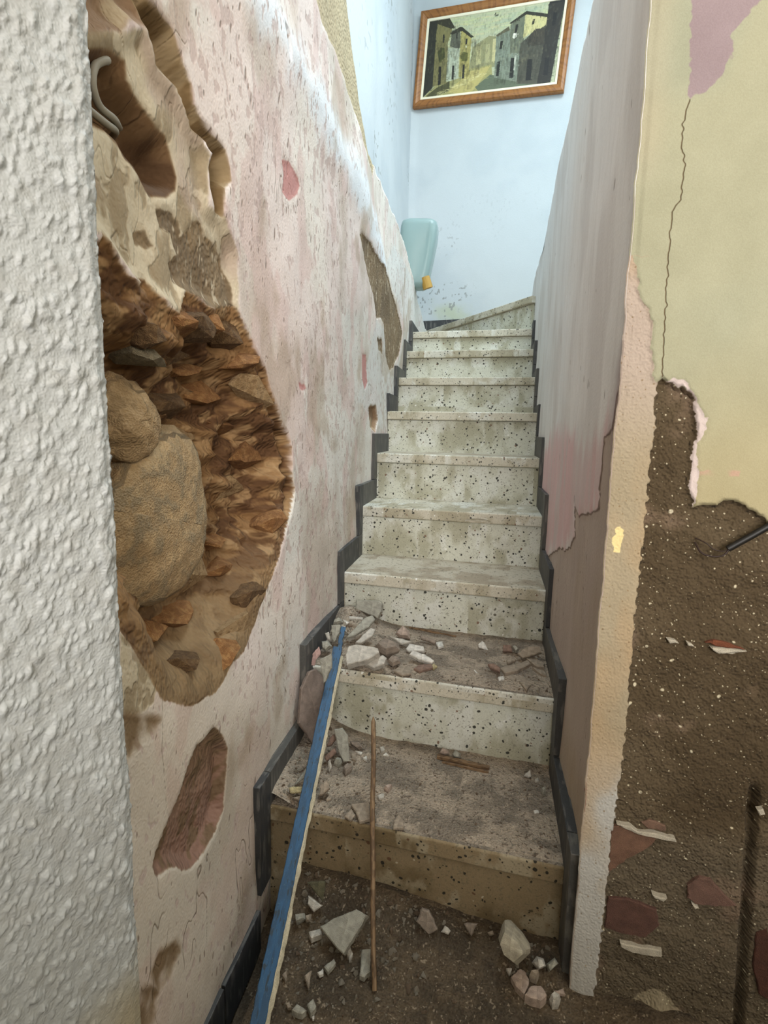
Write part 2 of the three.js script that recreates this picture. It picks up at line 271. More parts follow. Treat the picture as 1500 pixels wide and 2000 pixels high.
  o[0] += (fine - 0.5) * 9 + (mid - 0.5) * 14; o[1] += (fine - 0.5) * 9 + (mid - 0.5) * 14; o[2] += (fine - 0.5) * 9 + (mid - 0.5) * 14;
}
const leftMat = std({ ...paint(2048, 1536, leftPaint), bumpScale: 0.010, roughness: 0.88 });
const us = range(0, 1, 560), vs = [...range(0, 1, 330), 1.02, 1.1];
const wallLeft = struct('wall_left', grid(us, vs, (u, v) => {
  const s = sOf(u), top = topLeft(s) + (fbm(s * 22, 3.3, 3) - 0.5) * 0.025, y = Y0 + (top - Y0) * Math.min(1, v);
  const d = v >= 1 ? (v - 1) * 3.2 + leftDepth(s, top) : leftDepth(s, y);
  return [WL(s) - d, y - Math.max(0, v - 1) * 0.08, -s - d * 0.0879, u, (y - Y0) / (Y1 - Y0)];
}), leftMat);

// stones that show in the knocked-out hole
const stoneMat = {}; {
  const make = (a, b, c, sd) => std({ ...paint(256, 256, (u, v, o) => { const n = fbm(u * 9 + sd, v * 9, 5), f = noise(u * 150, v * 150 + sd); o[0] = a[0]; o[1] = a[1]; o[2] = a[2]; mix3(o, b, smooth(0.38, 0.7, n) * 0.8); mix3(o, c, smooth(0.5, 0.75, fbm(u * 14 + 30, v * 14 + sd, 4)) * 0.6); const q = (f - 0.5) * 22; o[0] += q; o[1] += q; o[2] += q; o[3] = 0.5 + (n - 0.5) * 0.8 + (f - 0.5) * 0.3; }, [3, 3]), bumpScale: 0.006, roughness: 0.95 });
  stoneMat.boulder = make([158, 132, 96], [134, 118, 92], [180, 152, 112], 3); stoneMat.upper = make([166, 140, 104], [150, 124, 88], [126, 104, 74], 9);
  stoneMat.beige = make([164, 136, 98], [146, 118, 80], [124, 94, 60], 14); stoneMat.orange = make([142, 100, 58], [120, 80, 42], [168, 128, 80], 21); stoneMat.dark = make([104, 78, 48], [84, 60, 34], [126, 100, 68], 33); stoneMat.grey = make([128, 118, 96], [110, 98, 76], [150, 138, 112], 41);
}
function facetStone(a, b, c, seed, n = 16) {
  const r = rng(seed), P = [];
  for (let i = 0; i < n; i++) { const z = 2 * r() - 1, t = r() * 6.283, q = Math.sqrt(1 - z * z), k = 0.85 + 0.3 * r(); P.push(new THREE.Vector3(a * q * Math.cos(t) * k, b * z * k, c * q * Math.sin(t) * k)); }
  return boxUV(new ConvexGeometry(P), 4);
}
function roundStone(a, b, c, seed, amp = 0.16) {
  let g = new THREE.IcosahedronGeometry(1, 10); g.deleteAttribute('uv'); g = mergeVertices(g); const p = g.attributes.position;
  for (let i = 0; i < p.count; i++) { const x = p.getX(i), y = p.getY(i), z = p.getZ(i), k = 1 + (fbm(x * 1.3 + seed, y * 1.3 + z * 1.1, 3) - 0.5) * amp * 2.4 + (fbm(x * 5 + seed, y * 5 - z * 4, 2) - 0.5) * amp * 0.5; p.setXYZ(i, x * a * k, y * b * k, z * c * k); }
  g.computeVertexNormals(); return boxUV(g, 1.6);
}
const STONE_KIND = ['boulder', 'upper', 'beige', 'grey', 'grey', 'dark', 'dark', 'orange', 'orange', 'dark', 'beige', 'orange', 'orange', 'beige', 'orange', 'orange'];
STONES.forEach(([s, y, w, h], i) => {
  if (i > 1) { const d = L.hole(s, y), need = -Math.min(0.03, w * 0.35); if (d > 0.02) return; if (d > need) { const e = 0.004, gx = (L.hole(s + e, y) - L.hole(s - e, y)) / (2 * e), gy = (L.hole(s, y + e) - L.hole(s, y - e)) / (2 * e), g = Math.hypot(gx, gy) || 1; s -= gx / g * (d - need); y -= gy / g * (d - need); } w = Math.min(w, 0.12); }
  const g = i < 2 ? roundStone([0.07, 0.05][i], h * 0.55, w * 0.50, 5 + i * 7, 0.2) : facetStone(0.042, h * 0.56, w * 0.52, 100 + i, 18);
  const o = child('stone', g, stoneMat[STONE_KIND[i] ?? ['orange', 'beige', 'dark', 'orange'][i % 4]], wallLeft);
  const d = i < 2 ? [0.095, 0.075][i] : Math.max(0.035, leftDepth(s, y) + 0.010);
  o.position.set(WL(s) - d, y, -s); o.rotation.set(((i * 37) % 10 - 5) * 0.05, i < 2 ? 0.088 : 0.088 + ((i * 53) % 10 - 5) * 0.06, 0);
});

// ---------------------------------------------------------------- front wall right of the stairs: bare jamb, mortar, yellow plaster
const F = regions(FW, { mortar: 0.2 }), crackLine = lineDist(FW.crack), FZ = 0.09;
function frontDepth(x, y) {
  const wx = x + (noise(x * 130, y * 130) - 0.5) * 0.006, wy = y + (noise(x * 130 + 50, y * 130) - 0.5) * 0.006;
  let d = (fbm(x * 5, y * 5, 3) - 0.5) * 0.006;
  const m = smooth(0.0008, -0.002, F.mortar(wx, wy)); d += m * (0.011 + (fbm(x * 60, y * 60, 3) - 0.5) * 0.006 + (fbm(x * 14, y * 14, 2) - 0.5) * 0.01);
  d += 0.003 * smooth(0.0005, -0.001, F.jamb(wx, wy)) + 0.002 * smooth(0.0005, -0.0015, F.gypsum(wx, wy)) * (1 - m);
  d -= 0.03 * smooth(0.0, -0.05, F.lump(wx, wy)); if (x > 0.5 && y < 0.5) d += 0.022 * smooth(0.010, 0.002, Math.abs(x - piecewise([[0.0, 0.541], [0.283, 0.526], [0.5, 0.517]])(y))) * smooth(0.49, 0.45, y);
  return d;
}
const FX0 = 0.245, FX1 = 0.645, FY0 = -0.02, FY1 = 1.78;
function frontPaint(u, v, o) {
  const x = FX0 + (FX1 - FX0) * u, y = FY0 + (FY1 - FY0) * v, wx = x + (noise(x * 130, y * 130) - 0.5) * 0.006 + (noise(x * 500, y * 500) - 0.5) * 0.0015, wy = y + (noise(x * 130 + 50, y * 130) - 0.5) * 0.006;
  const big = fbm(x * 4, y * 4, 3), mid = fbm(x * 22, y * 22, 3), fine = noise(x * 900, y * 900), f2 = noise(x * 330, y * 330);
  o[0] = 163; o[1] = 161; o[2] = 135; o[3] = 0.5 + (fine - 0.5) * 0.05; mix3(o, [158, 159, 136], smooth(0.4, 0.65, big)); mix3(o, [174, 158, 118], smooth(1.25, 0.92, y) * 0.7);
  mix3(o, [196, 176, 150], smooth(0.04, 0.0, Math.abs(x - 0.262)) * smooth(1.4, 1.5, y) * 0.25);
  mix3(o, [148, 130, 134], smooth(0.001, -0.001, F.lilac(wx, wy)) * 0.95);
  mix3(o, [206, 190, 184], smooth(0.0008, -0.0008, F.gypsum(wx, wy))); mix3(o, [190, 150, 132], smooth(0.001, -0.001, F.pinkline(wx, wy)) * 0.7 * smooth(0.35, 0.5, mid));
  const cr = smooth(0.0011, 0.0004, crackLine(x + (noise(y * 160, 3) - 0.5) * 0.004, y)); mix3(o, [96, 78, 52], cr * 0.8); o[3] -= cr * 0.35;
  const ja = smooth(0.0006, -0.0006, F.jamb(wx, wy));
  if (ja > 0) {
    mix3(o, [162, 148, 122], ja); mix3(o, [180, 163, 152], ja * smooth(0.98, 1.2, y) * 0.8); mix3(o, [186, 183, 176], ja * smooth(0.55, 0.42, y)); mix3(o, [176, 148, 112], ja * smooth(0.5, 0.7, fbm(x * 9, y * 6, 3)) * 0.6);
    mix3(o, [126, 102, 70], ja * specks(x, y, 120, 0.3, 0.08, 0.26, 12) * 0.6); o[3] += ja * ((f2 - 0.5) * 0.25 + (mid - 0.5) * 0.2);
    mix3(o, [232, 210, 150], smooth(0.0008, -0.0008, F.cream(wx, wy)));
  }
  const mo = smooth(0.0006, -0.0006, F.mortar(wx, wy));
  if (mo > 0) {
    mix3(o, [93, 79, 58], mo); mix3(o, [76, 62, 41], mo * smooth(0.42, 0.62, big)); mix3(o, [100, 90, 74], mo * smooth(0.42, 0.3, y) * 0.6); mix3(o, [124, 104, 86], mo * smooth(0.6, 0.8, fbm(x * 14 + 5, y * 14, 3)) * 0.7);
    const sp = fbm(x * 210 + 4, y * 210, 2), den = noise(x * 25, y * 25); mix3(o, [62, 48, 30], mo * specks(x, y, 160, 0.5, 0.12, 0.42, 3) * 0.75); const wsp = Math.max(specks(x, y, 150, 0.10 + den * 0.25, 0.08, 0.32, 5), specks(x, y, 45, 0.10, 0.06, 0.22, 8)); mix3(o, [214, 204, 176], mo * wsp * 0.9); o[3] += mo * wsp * 0.2;
    o[3] += mo * ((f2 - 0.5) * 0.5 + (sp - 0.5) * 0.6); mix3(o, [208, 196, 164], mo * smooth(0.003, 0.0, F.lump(wx, wy)) * 0.4);
  }
  const q = (fine - 0.5) * 8 + (mid - 0.5) * 10; o[0] += q; o[1] += q; o[2] += q;
}
const frontMat = std({ ...paint(1024, 2048, frontPaint), bumpScale: 0.004, roughness: 0.92 });
const yellowMat = std({ color: '#a3a086', roughness: 0.9 });
const wallFront = struct('wall_front_right', grid([0.2516, 0.2532, ...range(0.2545, 0.645, 112)], range(-0.02, 1.78, 430), (x, y) => {
  const r = x < 0.2545 ? (0.2545 - x) : 0, d = (x < 0.262 ? 0.003 : frontDepth(x, y)) + r * 0.5; return [x + (fbm(y * 30, 8.8, 3) - 0.5) * 0.006 * smooth(0.27, 0.25, x), y, FZ - d, (x - FX0) / (FX1 - FX0), (y - FY0) / (FY1 - FY0)];
}), frontMat);
mesh('plaster', mergeGeometries([box(0.643, 2.25, -0.02, 2.62, FZ - 0.12, FZ - 0.001), box(0.254, 0.6435, 1.778, 4.75, FZ - 0.12, FZ - 0.001), box(0.29, 0.65, -0.02, 1.78, FZ - 0.12, FZ - 0.05), box(0.643, 2.25, 2.62, 4.75, FZ - 0.12, FZ - 0.001)]), yellowMat, wallFront);
// bricks and white joints laid bare low on that wall
const grainMap = paint(512, 512, (u, v, o) => { const n = fbm(u * 12, v * 12, 5), f = noise(u * 256, v * 256), q = 226 + (n - 0.5) * 70 + (f - 0.5) * 34; o[0] = o[1] = o[2] = q; o[3] = 0.5 + (n - 0.5) * 0.7 + (f - 0.5) * 0.4; }, [5, 5]);
const grain = (c, o = {}) => std({ ...grainMap, color: c, bumpScale: 0.0025, roughness: 0.94, ...o });
function jagged(mm, seed, amp) {                 // outline in mm -> Shape in metres with broken edges
  const r = rng(seed), n = mm.length / 2, pts = [];
  for (let i = 0; i < n; i++) { const ax = mm[2 * i] / 1000, ay = mm[2 * i + 1] / 1000, bx = mm[(2 * i + 2) % (2 * n)] / 1000, by = mm[(2 * i + 3) % (2 * n)] / 1000, k = Math.max(1, Math.min(4, Math.round(Math.hypot(bx - ax, by - ay) / 0.007))); for (let j = 0; j < k; j++) pts.push(new THREE.Vector2(lerp(ax, bx, j / k) + (r() - 0.5) * amp, lerp(ay, by, j / k) + (r() - 0.5) * amp)); }
  return new THREE.Shape(pts);
}
function slab(mm, t, seed, amp = 0.0022, bevel = 0.0016) { const g = new THREE.ExtrudeGeometry(jagged(mm, seed, amp), { depth: Math.max(0.0006, t - 2 * bevel), bevelEnabled: true, bevelThickness: bevel, bevelSize: bevel, bevelOffset: -bevel, bevelSegments: 1 }); g.translate(0, 0, -t + bevel); return boxUV(g, 1.4); }
const brickMats = ['#866450', '#8a6c5a', '#6c4c41', '#7f6053', '#80492f', '#5e3a2d'].map((c) => grain(c)), jointMat = grain('#d2c8b4');
for (let i = 1; i <= 6; i++) { const b = child('brick', slab(FW['brick' + i], 0.03, 300 + i, 0.003), brickMats[i - 1], wallFront); b.position.z = FZ - 0.006; }
for (let i = 1; i <= 7; i++) { const b = child('mortar_joint', slab(FW['joint' + i], 0.016, 320 + i, 0.002), jointMat, wallFront); b.position.z = FZ - 0.001; }
child('mortar_joint', slab(FW.chip1, 0.012, 340, 0.001), jointMat, wallFront).position.z = FZ;

// ---------------------------------------------------------------- right stair wall
const Rg = regions(RW, { purple: 0.1, greyband: 0.1, pink: 0.1 });
const RS0 = -0.087, RS1 = 2.75, RY0 = -0.03, RY1 = 2.74, rs = (u) => Math.pow(u, 1 / 0.75) * (RS1 - RS0) + RS0, ru = (s) => Math.pow(clamp((s - RS0) / (RS1 - RS0)), 0.75);
function rightDepth(s, y) {
  const wx = s + (noise(s * 40, y * 70) - 0.5) * 0.012, wy = y + (noise(s * 40 + 20, y * 70) - 0.5) * 0.010;
  return (fbm(s * 3, y * 2, 3) - 0.5) * 0.014 + 0.003 * smooth(-0.001, 0.002, Rg.finish(wx, wy)) + 0.010 * smooth(0.004, -0.01, Rg.notch(wx, wy)) * smooth(-0.087, -0.075, s) + smooth(0.6, 0.75, fbm(s * 10, y * 4, 2)) * 0.003;
}
function rightPaint(u, v, o) {
  const s = rs(u), y = RY0 + (RY1 - RY0) * v, wx = s + (noise(s * 40, y * 70) - 0.5) * 0.012, wy = y + (noise(s * 40 + 20, y * 70) - 0.5) * 0.010;
  const big = fbm(s * 5, y * 2, 3), mid = fbm(s * 22, y * 7, 3), fine = noise(s * 420, y * 420), stv = fbm(s * 70, y * 5, 3);
  o[0] = 182; o[1] = 166; o[2] = 155; o[3] = 0.5 + (fine - 0.5) * 0.10 + (stv - 0.5) * 0.07 + (mid - 0.5) * 0.1; mix3(o, [172, 154, 132], smooth(0.45, 0.3, y) * 0.6 + smooth(0.5, 0.65, big) * 0.3);
  const fi = smooth(0.0015, -0.0015, Rg.finish(wx, wy));
  if (fi > 0) { mix3(o, [224, 221, 218], fi); mix3(o, [216, 184, 184], fi * smooth(0.05, -0.03, Rg.pink(wx, wy) + (mid - 0.5) * 0.1)); mix3(o, [222, 222, 222], fi * smooth(0.08, -0.08, Rg.greyband(wx, wy)) * 0.6); mix3(o, [206, 201, 197], fi * smooth(0.55, 0.75, stv) * 0.3); mix3(o, [200, 194, 190], fi * smooth(0.5, 0.7, fbm(s * 9 + 4, y * 3, 4)) * 0.5); o[3] += fi * 0.12; }
  const ed = smooth(0.0035, 0.0, Math.abs(Rg.finish(wx, wy))) * smooth(1.35, 1.2, y); mix3(o, [84, 66, 56], ed * 0.75);
  mix3(o, [142, 120, 122], smooth(0.03, -0.02, Rg.purple(wx, wy)) * 0.5);
  const pk = specks(s, y * 0.4, 22, 0.16, 0.03, 0.14, 31); mix3(o, [128, 118, 110], pk * 0.6); o[3] -= pk * 0.1;
  const ck = smooth(0.006, 0.0, Math.abs(fbm(s * 26 + 40, y * 3, 3) - 0.5)) * smooth(0.56, 0.64, fbm(s * 6, y * 3 + 30, 2)) * (1 - fi * 0.8); mix3(o, [96, 78, 64], ck * 0.55); o[3] -= ck * 0.15;
  mix3(o, [120, 62, 42], smooth(0.003, -0.003, Rg.notch(wx, wy)));
  const q = (fine - 0.5) * 8 + (mid - 0.5) * 12; o[0] += q; o[1] += q; o[2] += q;
}
const rightMat = std({ ...paint(1536, 1280, rightPaint), bumpScale: 0.005, roughness: 0.85 });
struct('wall_right', grid([-0.01, ...range(0, 1, 300)], [...range(0, 1, 240), 1.04], (u, v) => {
  const s = u < 0 ? RS0 : rs(u), top = topRight(s) + (fbm(s * 16, 7.7, 2) - 0.5) * 0.015, y = RY0 + (top - RY0) * Math.min(1, v), d = rightDepth(s, y) * smooth(RS0, RS0 + 0.04, s) + (v > 1 ? 0.1 : 0) + (u < 0 ? 0.004 : 0);
  const chip = u <= 0.02 ? (fbm(y * 30, 8.8, 3) - 0.5) * 0.006 : 0;
  return [WR(s) + d + chip + (u < 0 ? 0.006 : 0), y, -s - (u < 0 ? 0.003 : 0), Math.max(0, u), (y - RY0) / (RY1 - RY0)];
}, true), rightMat);

// ---------------------------------------------------------------- rough white wall at the left front
const stuccoRough = (t, y) => smooth(0.30, 0.42, y + t * 0.33 + (fbm(t * 12, y * 12, 2) - 0.5) * 0.1);
const stuccoMat = std({ ...paint(768, 2048, (u, v, o) => { const t = -0.15 + 0.6 * u, y = 1.8 * v, n = fbm(t * 60, y * 50, 4), f = noise(t * 700, y * 600); o[0] = 172; o[1] = 174; o[2] = 172; mix3(o, [163, 163, 158], smooth(0.5, 0.7, n) * 0.5); mix3(o, [166, 154, 128], (1 - stuccoRough(t, y)) * 0.9); o[3] = 0.5 + (n - 0.5) * 0.5 + (f - 0.5) * 0.2; }), bumpScale: 0.003, roughness: 0.5 });
const beigePatch = std({ ...grainMap, color: '#b9a98c', bumpScale: 0.0015, roughness: 0.8 });
const CX = -0.311, CZ = 0.56, DX = -0.29, DZ = 0.957;
function stuccoPoint(t, y, lift) {                // t < 0 is the return towards the stair wall, t > 0 the face
  const wob = (fbm(y * 9, 4.4, 3) - 0.5) * 0.010, R = 0.012; let x, z, nx, nz;
  if (t <= 0) { x = CX + t * 0.95; z = CZ - 0.0 + t * 0.55; nx = 0.5; nz = -0.86; const k = smooth(-0.03, 0, t); nx = lerp(0.5, 0.957, k); nz = lerp(-0.86, 0.29, k); }
  else { x = CX + DX * t; z = CZ + DZ * t; nx = 0.957; nz = 0.29; }
  const round = 0.006 * smooth(0.014, 0, Math.abs(t)), a = lift - round + wob * smooth(0.12, 0, Math.abs(t));
  return [x + nx * a, y, z + nz * a];
}
function stuccoLift(t, y) {
  const rough = stuccoRough(t, y);
  const wt = t + (fbm(t * 60, y * 40, 2) - 0.5) * 0.012, b = specks(wt, y * 0.6, 125, 0.8, 0.22, 0.62, 51), c = specks(wt, y * 0.5, 62, 0.55, 0.15, 0.55, 53); return rough * (b * 0.0022 + c * 0.0022 + (fbm(t * 90, y * 60, 2) - 0.5) * 0.003) + (fbm(t * 5, y * 5, 3) - 0.5) * 0.008 + (1 - rough) * (fbm(t * 160, y * 120, 2) - 0.5) * 0.0012;
}
const ts = [-0.14, -0.1, -0.07, -0.04, -0.02, ...range(-0.012, 0.36, 190), 0.42, 0.6, 0.9, 1.25, 2.1];
const wallStucco = struct('wall_front_left', grid(ts, [...range(-0.03, 1.75, 640), 2.0, 2.3, 2.62], (t, y) => { const q = stuccoPoint(t, y, stuccoLift(t, y)); return [...q, (t + 0.15) / 0.6, y / 1.8]; }, true), stuccoMat);

// ---------------------------------------------------------------- upper landing walls, floor slab, room shell
const whiteMat = std({ ...paint(1024, 1024, (u, v, o) => {
  const n = fbm(u * 5, v * 5, 4), f = noise(u * 300, v * 300); o[0] = 194; o[1] = 199; o[2] = 201; mix3(o, [186, 192, 195], smooth(0.45, 0.7, n)); const sp = smooth(0.745, 0.77, fbm(u * 60, v * 60, 2)) * smooth(0.5, 0.7, fbm(u * 4 + 9, v * 4, 2)); mix3(o, [150, 152, 150], sp * 0.8); o[3] = 0.5 + (n - 0.5) * 0.4 + (f - 0.5) * 0.1 - sp * 0.2;
}, [0.5, 0.5]), bumpScale: 0.006, roughness: 0.85 });
function backPaint(u, v, o) {                    // u 0..1 over x -0.95..0.45, v 0..1 over y 1.8..4.78
  const x = -0.95 + 1.4 * u, y = 1.8 + 2.98 * v, n = fbm(x * 3, y * 3, 4), f = noise(x * 300, y * 300); o[0] = 194; o[1] = 199; o[2] = 201; mix3(o, [187, 193, 196], smooth(0.45, 0.7, n)); o[3] = 0.5 + (n - 0.5) * 0.3 + (f - 0.5) * 0.08;
  mix3(o, [180, 186, 164], smooth(0.16, 0.0, Math.hypot((x + 0.55) * 0.8, y - 1.96) + (fbm(x * 14, y * 14, 3) - 0.5) * 0.14) * 0.9);
  const sp = smooth(0.70, 0.74, fbm(x * 55, y * 45, 2)) * smooth(0.55, 0.66, fbm(x * 3 + 4, y * 3 + 2, 2)) * smooth(2.9, 2.2, y); mix3(o, [140, 142, 140], sp * 0.8);
}
const backMat = std({ ...paint(1024, 2048, backPaint), bumpScale: 0.004, roughness: 0.85 });
const BA = 0.095, bz = (x) => -3.372 + (x + 0.9) * Math.tan(BA);      // the back wall stands a little askew
const wallBack = struct('wall_back', grid(range(-0.95, 0.45, 40), range(1.8, 4.78, 80), (x, y) => [x, y, bz(x) + (fbm(x * 3, y * 3, 3) - 0.5) * 0.012 + (smooth(-0.86, -0.93, x) * 0.02), (x + 0.95) / 1.4, (y - 1.8) / 2.98]), backMat);
const backSheet = (x0, x1, y0, y1) => grid([x0, x1], [y0, y1], (x, y) => [x, y, bz(x) - 0.002, x, y]);
child('plaster', mergeGeometries([backSheet(0.445, 2.3, 0, 4.8), backSheet(-1.0, 0.45, -0.2, 1.81)]), whiteMat, wallBack);
const upX = (z) => -0.621 + 0.0879 * z;
struct('wall_upper_left', grid(range(0.0, 3.42, 120), range(1.6, 4.78, 60), (s, y) => [upX(-s) + (fbm(s * 3, y * 2, 3) - 0.5) * 0.02, y, -s, s, y]), whiteMat);
struct('floor_upper', box(0.36, 2.25, 1.90, 2.0, -3.4, FZ - 0.12), whiteMat);
const kerb = (() => { const g = grid(range(1.22, 2.5, 50), [0, 0.06, 1], (s, v) => { const top = topRight(s); return [WR(s) + 0.004 + (v > 0.5 ? 0.09 : v * 0.1), top - 0.01 + (v > 0 ? 0.026 : 0) + (fbm(s * 30, 2, 2) - 0.5) * 0.008, -s, s, v]; }, true); return g; })();
struct('trim_1', kerb, whiteMat);
function holed(w0, w1, h0, h1, hole, depth) { const s = new THREE.Shape([[w0, h0], [w1, h0], [w1, h1], [w0, h1]].map(([a, b]) => new THREE.Vector2(a, b))); const [a, b, c, d] = hole; s.holes.push(new THREE.Path([[a, c], [a, d], [b, d], [b, c]].map(([p, q]) => new THREE.Vector2(p, q)))); return new THREE.ExtrudeGeometry(s, { depth, bevelEnabled: false }); }
{ const g = holed(-0.1, 3.5, 1.9, 4.75, [0.8, 2.7, 2.8, 4.1], 0.2); g.rotateY(Math.PI / 2); g.translate(2.2, 0, 0); struct('wall_upper_right', g, whiteMat); }
{ const g = holed(-1.2, 2.4, -0.1, 3.6, [0.0, 1.4, 0.15, 1.65], 0.15); g.rotateX(-Math.PI / 2); g.translate(0, 4.75, 0); struct('ceiling_upper', g, whiteMat); }
struct('wall_upper_front', box(-1.2, 0.25, 2.72, 4.75, FZ - 0.12, FZ), whiteMat);
const roomMat = std({ color: '#cfcbc0' });
struct('ceiling', box(-1.3, 2.4, 2.62, 2.74, FZ, 3.9), std({ color: '#cfcabd' }));
struct('wall_room_left', box(-1.15, -0.9, -0.05, 2.62, 2.4, 3.9), std({ color: '#cfc8b6' }));
{ const g = holed(-3.9, -FZ + 0.12, -0.05, 2.62, [-2.1, -0.9, 1.62, 2.42], 0.15); g.rotateY(Math.PI / 2); g.translate(2.2, 0, 0); struct('wall_room_right', g, roomMat); }  // opening cut for the added window
{ const g = holed(-1.1, 2.3, -0.05, 2.62, [0.2, 1.7, 1.27, 2.42], 0.2); g.translate(0, 0, 3.6); struct('wall_room_back', g, roomMat); }
struct('wall_added_blocker', box(-0.6, 2.2, -0.05, 1.0, 1.55, 1.66), roomMat);  // unseen half wall behind the camera, added to shade floor and lowest step
